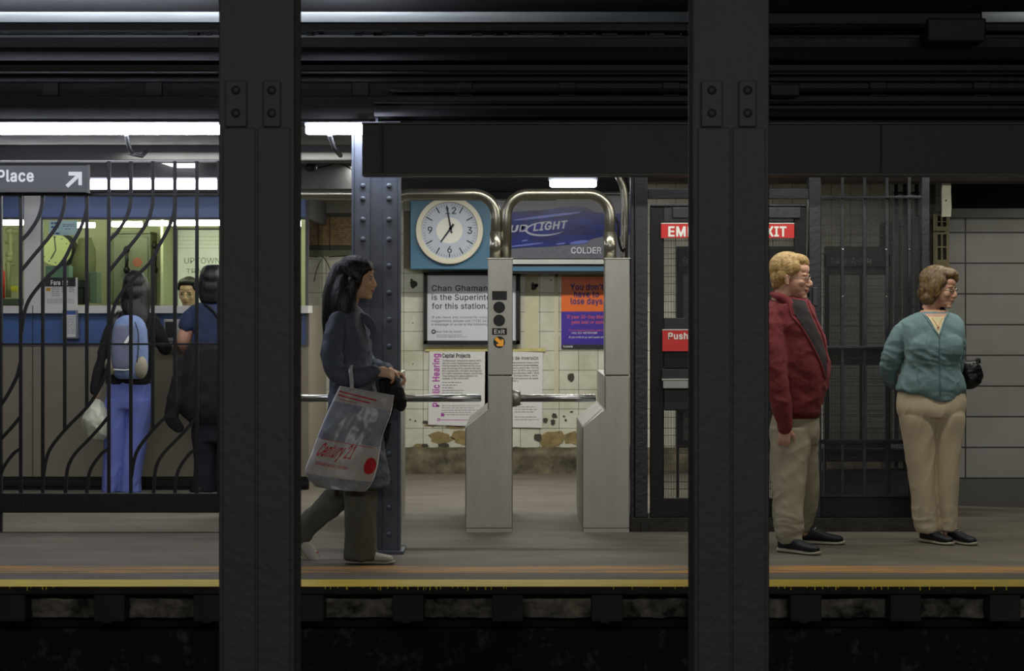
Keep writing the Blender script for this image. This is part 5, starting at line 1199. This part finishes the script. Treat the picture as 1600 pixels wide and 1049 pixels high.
def onbag(strokes, nm, m, par):
    g = MB()
    for pts, wd in strokes:   # pts in bag coordinates (u,v)
        pts = catmull(pts, 3); A = []
        for i, (u, v) in enumerate(pts):
            p = Vector(pts[max(i-1, 0)]); q = Vector(pts[min(i+1, len(pts)-1)]); tt = (q-p); tt = Vector((tt.x, tt.y*1.6)); tt = tt.normalized() if tt.length else Vector((1, 0)); nn_ = Vector((-tt.y, tt.x/1.6))*wd
            A.append((g.bm.verts.new(bagpt(v-nn_.y, u-nn_.x, -1, .003)), g.bm.verts.new(bagpt(v+nn_.y, u+nn_.x, -1, .003))))
        for (a, b), (c_, e_) in zip(A, A[1:]): g._f([a, b, e_, c_])
    return g.build(nm, m, par)
def bagtext(s, u0, u1, v0, cap, bold, slant, nm, rise=0.):
    me = _txtmesh(s, bold); xs = [v.co.x for v in me.vertices]; a, b = min(xs), max(xs)
    bm = bmesh.new(); bm.from_mesh(me); bpy.data.meshes.remove(me)
    bmesh.ops.subdivide_edges(bm, edges=[e_ for e_ in bm.edges if e_.calc_length() > .15], cuts=2)
    for v in bm.verts:
        y = v.co.y/capu(bold); f = (v.co.x-a)/(b-a); v.co = bagpt(v0-y*cap-rise*f, u0+(u1-u0)*f+slant*y, -1, .003+v.co.z)
    me = bpy.data.meshes.new(nm); bm.to_mesh(me); bm.free(); link(nm, me, bagr, bag)
bagtext('Century 21', .07, .60, .625, .125, .016, .07, 'script_lettering', .03)
bagtext('DEPARTMENT STORE', .12, .60, .70, .026, .01, .0, 'small_red_lettering')
onbag([([(.04+.0, .075), (.25, .085), (.5, .095), (.72, .105)], .011)], 'red_line', bagr, bag); onbag([([(.05, .115), (.25, .125), (.45, .132), (.62, .14)], .010)], 'red_line', bagr, bag); onbag([([(.10, .15), (.3, .158), (.40, .16)], .004)], 'red_line', bagr, bag)
onbag([([(.0, .465), (.3, .468), (.6, .47), (1.0, .475)], .0035)], 'red_band_edge', bagr, bag)
g = MB(); cc = (.90, .635); R_ = [g.bm.verts.new(bagpt(cc[1]+.082*math.sin(2*PI*k/24), cc[0]+.085*math.cos(2*PI*k/24), -1, .007)) for k in range(24)]; c0 = g.bm.verts.new(bagpt(cc[1], cc[0], -1, .007))
for k in range(24): g._f([c0, R_[k], R_[(k+1) % 24]])
g.build('red_disc', bagr, bag)
g = MB(); g.tube([P(a, b, d)+Vector((0, c, 0)) for a, b, c in catmull([(557, 606, -.33), (556, 590, -.32), (554, 578, -.30), (553, 572, -.24), (553, 570, -.19)], 4)], .011, 8, sq=.4, up=(0, 1, 0)); g.build('handle', bagw, t, smooth=True)
# folded dark umbrella/jacket in her hands
g = MB(); limb(g, [(610, 592, -.10, 6), (616, 605, -.10, 12), (622, 622, -.10, 14), (630, 634, -.10, 8)], d, sq=.7); limb(g, [(600, 596, -.05, 6), (606, 622, -.03, 12), (600, 660, .0, 11), (596, 700, .02, 7)], d, sq=.5)
me = remesh(g, .006, 3); folds(me, .012, (14, 10, 12), 81, rot=.5); o = link('folded_garment', me, mat('black_wool', (20, 20, 24), .8), None, smooth=True); rebase(o)
tag(o, 'black folded garment held in the walking woman\'s hands', 'garment')

# ---- woman in blue trousers at the booth
d = 16.1; R = person(205, d, 'dark-haired woman in black jacket and bright blue trousers seen from behind')
H = Head(212, 452, d, 0, math.radians(84), math.radians(4), 0, .98); H.hm = hb
g = MB(); H.build(g, True)
loft(g, [(485, 195, 228, .06, 0), (520, 188, 232, .09, 0), (600, 186, 226, .09, 0), (640, 184, 224, .09, 0)], d)
limb(g, [(180, 505, 0, 7), (165, 560, -.03, 6), (155, 610, -.05, 5), (150, 620, -.05, 4)], d); limb(g, [(236, 505, 0, 7), (250, 540, .06, 6), (254, 540, .3, 5)], d)
limb(g, [(183, 640, 0, 12), (176, 700, 0, 9), (174, 765, 0, 6)], d); limb(g, [(216, 640, 0, 12), (210, 700, 0, 9), (204, 765, 0, 6)], d)
hand(g, P(151, 622, d)+Vector((0, -.06, 0)), (-.05, 0, -1), (1, 0, 0), (0, -1, 0), .9, .8); hand(g, P(254, 541, d)+Vector((0, .30, 0)), (0, 1, 0), (0, 0, -1), (-1, 0, 0), .9, .4)
body(g, R, H, skinm2); H.eyes(R)
g = MB(); H.e(g, -.02, 0, .045, .106, .09, .098); H.e(g, -.05, 0, -.03, .075, .088, .09); loft(g, [(430, 202, 222, .05, .0), (436, 195, 229, .08, .01), (450, 191, 234, .105, .0), (465, 190, 236, .10, -.01), (480, 191, 236, .08, -.04), (492, 200, 236, .05, -.08), (505, 218, 234, .03, -.10), (512, 222, 230, .02, -.11)], d)
cloth('hair', g, hb, R, .006, 8, [dict(amp=.003, sc=(70, 70, 5), seed=91, ridge=False)])
g = MB(); loft(g, [(484, 196, 226, .06, .0), (492, 182, 238, .09, 0), (505, 174, 244, .11, 0), (540, 172, 240, .12, 0), (580, 168, 236, .125, 0), (600, 167, 237, .125, 0)], d)
limb(g, [(181, 502, 0, 11), (170, 530, -.01, 10.5), (162, 560, -.03, 9.5), (155, 590, -.05, 9), (151, 610, -.06, 7.5)], d)
limb(g, [(237, 502, 0, 11), (247, 522, .02, 11), (253, 540, .06, 10), (253, 546, .15, 9), (252, 540, .28, 8)], d)
cloth('jacket', g, CLO['blackj'], R, .008, 3, [dict(amp=.009, sc=(8, 8, 8), seed=92, rot=.4)])
g = MB(); loft(g, [(481, 196, 220, .062, -.005), (486, 194, 222, .066, -.005)], d, 2); cloth('white_collar', g, white, R, .006, 1)
g = MB(); loft(g, [(594, 168, 236, .118, 0), (620, 166, 238, .125, 0), (638, 165, 236, .12, 0)], d)
loft(g, [(625, 165, 202, .122, 0), (650, 164, 200, .112, 0), (680, 164, 197, .095, 0), (720, 163, 192, .085, 0), (755, 161, 188, .085, 0), (769, 161, 187, .085, 0)], d)
loft(g, [(625, 198, 237, .122, 0), (650, 200, 235, .112, 0), (680, 197, 230, .095, 0), (720, 191, 224, .085, 0), (750, 188, 219, .085, 0), (769, 187, 220, .085, 0)], d)
cloth('trousers', g, CLO['scrub'], R, .008, 2, [dict(amp=.010, sc=(11, 8, 3.5), seed=95, rot=.3)])
shoe(R, Vector((X(174, d), d-.08, 0)), math.radians(96), .25, white, solew); shoe(R, Vector((X(203, d), d-.08, 0)), math.radians(84), .25, white, solew)
# backpack worn by her
bd = d-.16; t = thing('backpack', 'pale blue backpack on the back of the woman in blue trousers', 'backpack', (X(203, bd), bd, Z(592, bd)))
bp1 = mat('pack_grey_blue', (108, 114, 138), .7, var=.2, vs=7); bp2 = mat('pack_light_blue', (116, 136, 178), .7, var=.15, vs=7); bp3 = mat('pack_beige', (150, 142, 124), .7, var=.15, vs=7)
g = MB(); loft(g, [(493, 198, 208, .02, 0), (495, 190, 215, .04, 0), (501, 182, 223, .06, 0), (514, 177, 229, .075, 0), (540, 175, 231, .08, 0), (575, 176, 231, .08, 0), (588, 180, 226, .07, 0), (592, 186, 220, .05, 0)], bd)
me = remesh(g, .006, 2); folds(me, .004, (12, 12, 12), 96); pk = link('pack_body', me, bp2, t, smooth=True)
g = MB(); loft(g, [(507, 186, 208, .03, -.06), (512, 179, 213, .045, -.06), (540, 176, 213, .05, -.06), (568, 177, 212, .05, -.06), (577, 181, 208, .04, -.06)], bd); cloth('front_pocket', g, bp1, t, .006, 2)
g = MB(); g.ell(P(175, 571, bd)+Vector((0, -.03, 0)), (.05, .05, .07)); cloth('side_pouch', g, bp3, t, .006, 1)
g = MB(); g.ell(P(222, 574, bd)+Vector((0, -.05, 0)), (.05, .05, .085)); cloth('side_pouch', g, bp3, t, .006, 1)
g = MB(); g.tube([P(a, b, bd)+Vector((0, -.11, 0)) for a, b in catmull([(182, 577), (200, 578), (211, 576)], 4)], .006, 6); g.build('white_piping', white, t, smooth=True)
g = MB(); g.tube([P(a, b, bd)+Vector((0, -.085, 0)) for a, b in catmull([(214, 503), (219, 520), (219, 545), (217, 566)], 4)], .004, 6); g.build('zip', blackm, t, smooth=True)
g = MB(); g.pprism([(193, 537), (199, 527), (204, 521), (206, 524), (200, 534), (196, 540)], bd-.125, bd-.105); g.build('silver_badge', signwhite, t)
for xs in ((188, 184, 181), (218, 224, 228)):
    g = MB(); g.tube([P(xs[2], 512, d)+Vector((0, -.14, 0)), P(xs[1], 500, d)+Vector((0, -.115, 0)), P(xs[0], 489, d)+Vector((0, -.07, 0)), P(xs[0], 486, d)+Vector((0, .0, 0))], .018, 8, sq=.3); g.build('shoulder_strap', blackm, t, smooth=True)
# her plastic bag
bd = d-.08; g = MB(); loft(g, [(626, 146, 156, .03, 0), (634, 140, 163, .07, 0), (648, 132, 168, .11, 0), (665, 130, 170, .12, 0), (678, 136, 168, .10, 0), (686, 146, 163, .06, 0)], bd)
me = remesh(g, .007, 2); folds(me, .014, (12, 10, 9), 97)
t = thing('carrier_bag', 'white plastic carrier bag hanging from the hand of the woman in blue trousers', 'bag', (X(150, bd), bd, Z(686, bd)))
link('sack', me, mat('translucent_white', (196, 200, 180), .4, var=.12, vs=8), t, smooth=True)
g = MB(); g.tube([P(a, b, bd) for a, b in catmull([(144, 638), (148, 627), (152, 625), (155, 628), (158, 638)], 4)], .007, 8); g.build('handles', MATS['translucent_white'], t, smooth=True)

# ---- woman in navy t-shirt at the booth window
d = 16.2; R = person(325, d, 'long-haired woman in a navy t-shirt at the booth window, partly behind the front column')
H = Head(332, 443, d, 0, math.radians(96), 0, 0, .98); H.hm = hb
g = MB(); H.build(g, True)
loft(g, [(478, 316, 352, .06, 0), (510, 312, 366, .09, 0), (560, 314, 362, .09, 0), (650, 312, 362, .09, 0)], d)
limb(g, [(304, 494, .0, 9), (293, 515, .0, 11), (287, 533, .03, 12), (288, 543, .12, 10), (292, 545, .25, 7.5)], d); limb(g, [(372, 492, .0, 10.5), (382, 530, .0, 10), (376, 545, .2, 7)], d)
limb(g, [(322, 650, 0, 14), (320, 700, 0, 10), (318, 762, 0, 6)], d); limb(g, [(352, 650, 0, 14), (354, 700, 0, 10), (356, 762, 0, 6)], d)
hand(g, P(292, 545, d)+Vector((0, .26, 0)), (.1, 1, 0), (0, 0, -1), (1, 0, 0), .9, .4); hand(g, P(376, 545, d)+Vector((0, .21, 0)), (-.1, 1, 0), (0, 0, -1), (-1, 0, 0), .9, .4)
body(g, R, H, skinm3); H.eyes(R)
g = MB(); H.e(g, -.02, 0, .045, .106, .09, .098); H.e(g, -.05, 0, -.03, .075, .088, .09); loft(g, [(414, 324, 342, .05, .0), (420, 315, 350, .08, .01), (435, 311, 354, .105, .0), (450, 310, 355, .10, -.01), (463, 311, 354, .08, -.03), (473, 316, 350, .05, -.05)], d); cloth('hair', g, hb, R, .006, 8, [dict(amp=.003, sc=(70, 70, 5), seed=101, ridge=False)])
g = MB(); loft(g, [(473, 316, 350, .06, .0), (479, 301, 364, .09, 0), (492, 297, 372, .11, 0), (520, 303, 372, .12, 0), (550, 303, 372, .12, 0), (580, 298, 376, .13, 0)], d)
limb(g, [(306, 486, 0, 10), (297, 499, 0, 14), (293, 508, 0, 15)], d); limb(g, [(368, 486, 0, 10), (377, 499, 0, 14), (381, 508, 0, 15)], d)
cloth('tshirt', g, CLO['navy'], R, .008, 2, [dict(amp=.008, sc=(8, 8, 8), seed=102)])
g = MB(); loft(g, [(538, 300, 376, .125, 0), (552, 290, 380, .14, 0), (580, 284, 386, .15, -.01), (620, 278, 388, .155, -.02), (645, 284, 386, .15, -.02), (660, 300, 380, .12, -.02)], d)
limb(g, [(288, 566, -.05, 9), (278, 620, -.08, 13), (270, 650, -.08, 10), (282, 668, -.07, 8)], d, sq=.5)
cloth('tied_jacket', g, CLO['blackj'], R, .008, 3, [dict(amp=.014, sc=(7, 7, 6), seed=103, rot=.3)])
g = MB(); loft(g, [(640, 300, 370, .12, 0), (670, 300, 372, .12, 0), (690, 301, 372, .11, 0)], d)
loft(g, [(680, 300, 337, .10, 0), (720, 304, 338, .085, 0), (768, 300, 339, .085, 0)], d); loft(g, [(680, 338, 372, .10, 0), (720, 340, 371, .085, 0), (768, 341, 371, .085, 0)], d)
cloth('jeans', g, CLO['jeans'], R, .008, 2, [dict(amp=.008, sc=(11, 8, 4), seed=104)])
shoe(R, Vector((X(316, d), d-.1, 0)), math.radians(110), .26, mat('shoe_black', (14, 14, 16), .6), solew); shoe(R, Vector((X(356, d), d-.1, 0)), math.radians(80), .26, MATS['shoe_black'], solew)
g = MB(); g.tube([P(a, b, d)+Vector((0, c, 0)) for a, b, c in catmull([(318, 474, .0), (322, 476, -.09), (336, 486, -.125), (352, 510, -.135), (368, 540, -.14)], 4)], .016, 8, sq=.3); g.build('bag_strap', blackm, R, smooth=True)

# ---- clerk behind the glass
d = 17.35; R = person(297, d, 'clerk with black hair and glasses behind the booth window, face low over the counter')
H = Head(294, 459, d, 0, math.radians(-96), math.radians(6), 0, .98); H.hm = hb
g = MB(); H.build(g)
loft(g, [(488, 278, 312, .06, .04), (520, 268, 322, .09, .04), (600, 272, 318, .09, .04)], d)
limb(g, [(272, 505, .04, 8), (264, 545, .0, 7), (275, 548, -.2, 5)], d); limb(g, [(318, 505, .04, 8), (326, 545, .0, 7), (312, 548, -.2, 5)], d)
hand(g, P(276, 548, d)+Vector((0, -.2, 0)), (.3, -1, 0), (0, 0, -1), (1, 0, 0), .95, .3); hand(g, P(311, 548, d)+Vector((0, -.2, 0)), (-.3, -1, 0), (0, 0, -1), (-1, 0, 0), .95, .3)
loft(g, [(600, 270, 320, .1, .04), (630, 270, 320, .1, .0)], d)
body(g, R, H, skinm2); H.eyes(R); H.glasses(R, metalm)
g = MB(); e = H.e; e(g, -.034, 0, .052, .096, .082, .086, 22); e(g, .03, 0, .098, .066, .07, .034); e(g, -.05, 0, .0, .06, .078, .06)
for s_ in (-1, 1): e(g, .02, s_*.066, .06, .04, .016, .035)
cloth('hair', g, hb, R, .005, 8, [dict(amp=.002, sc=(60, 60, 120), seed=111)])
g = MB(); loft(g, [(480, 284, 306, .05, .03), (488, 270, 320, .08, .04), (500, 262, 328, .10, .04), (540, 262, 328, .11, .04), (620, 264, 326, .11, .04)], d); limb(g, [(270, 503, .04, 11), (262, 545, .0, 10), (272, 549, -.15, 8)], d); limb(g, [(320, 503, .04, 11), (328, 545, .0, 10), (316, 549, -.15, 8)], d)
cloth('shirt', g, CLO['pale'], R, .008, 2, [dict(amp=.006, sc=(9, 9, 9), seed=112)])
g = MB(); g.pb(258, 334, 628, 640, d-.15, d+.2); g.tube([P(296, 640, d+.05), (P(296, 640, d+.05).x, d+.05, .04)], .03, 10); g.pb(256, 336, 560, 566, d-.5, d-.16); g.bm.free()
st = MB(); st.pb(262, 330, 630, 640, d-.15, d+.22); st.tube([P(296, 640, d+.05), (P(296, 640, d+.05).x, d+.05, .05)], .035, 10); single('stool', st, blackm, 'stool under the clerk, hidden behind the booth front', 'stool')
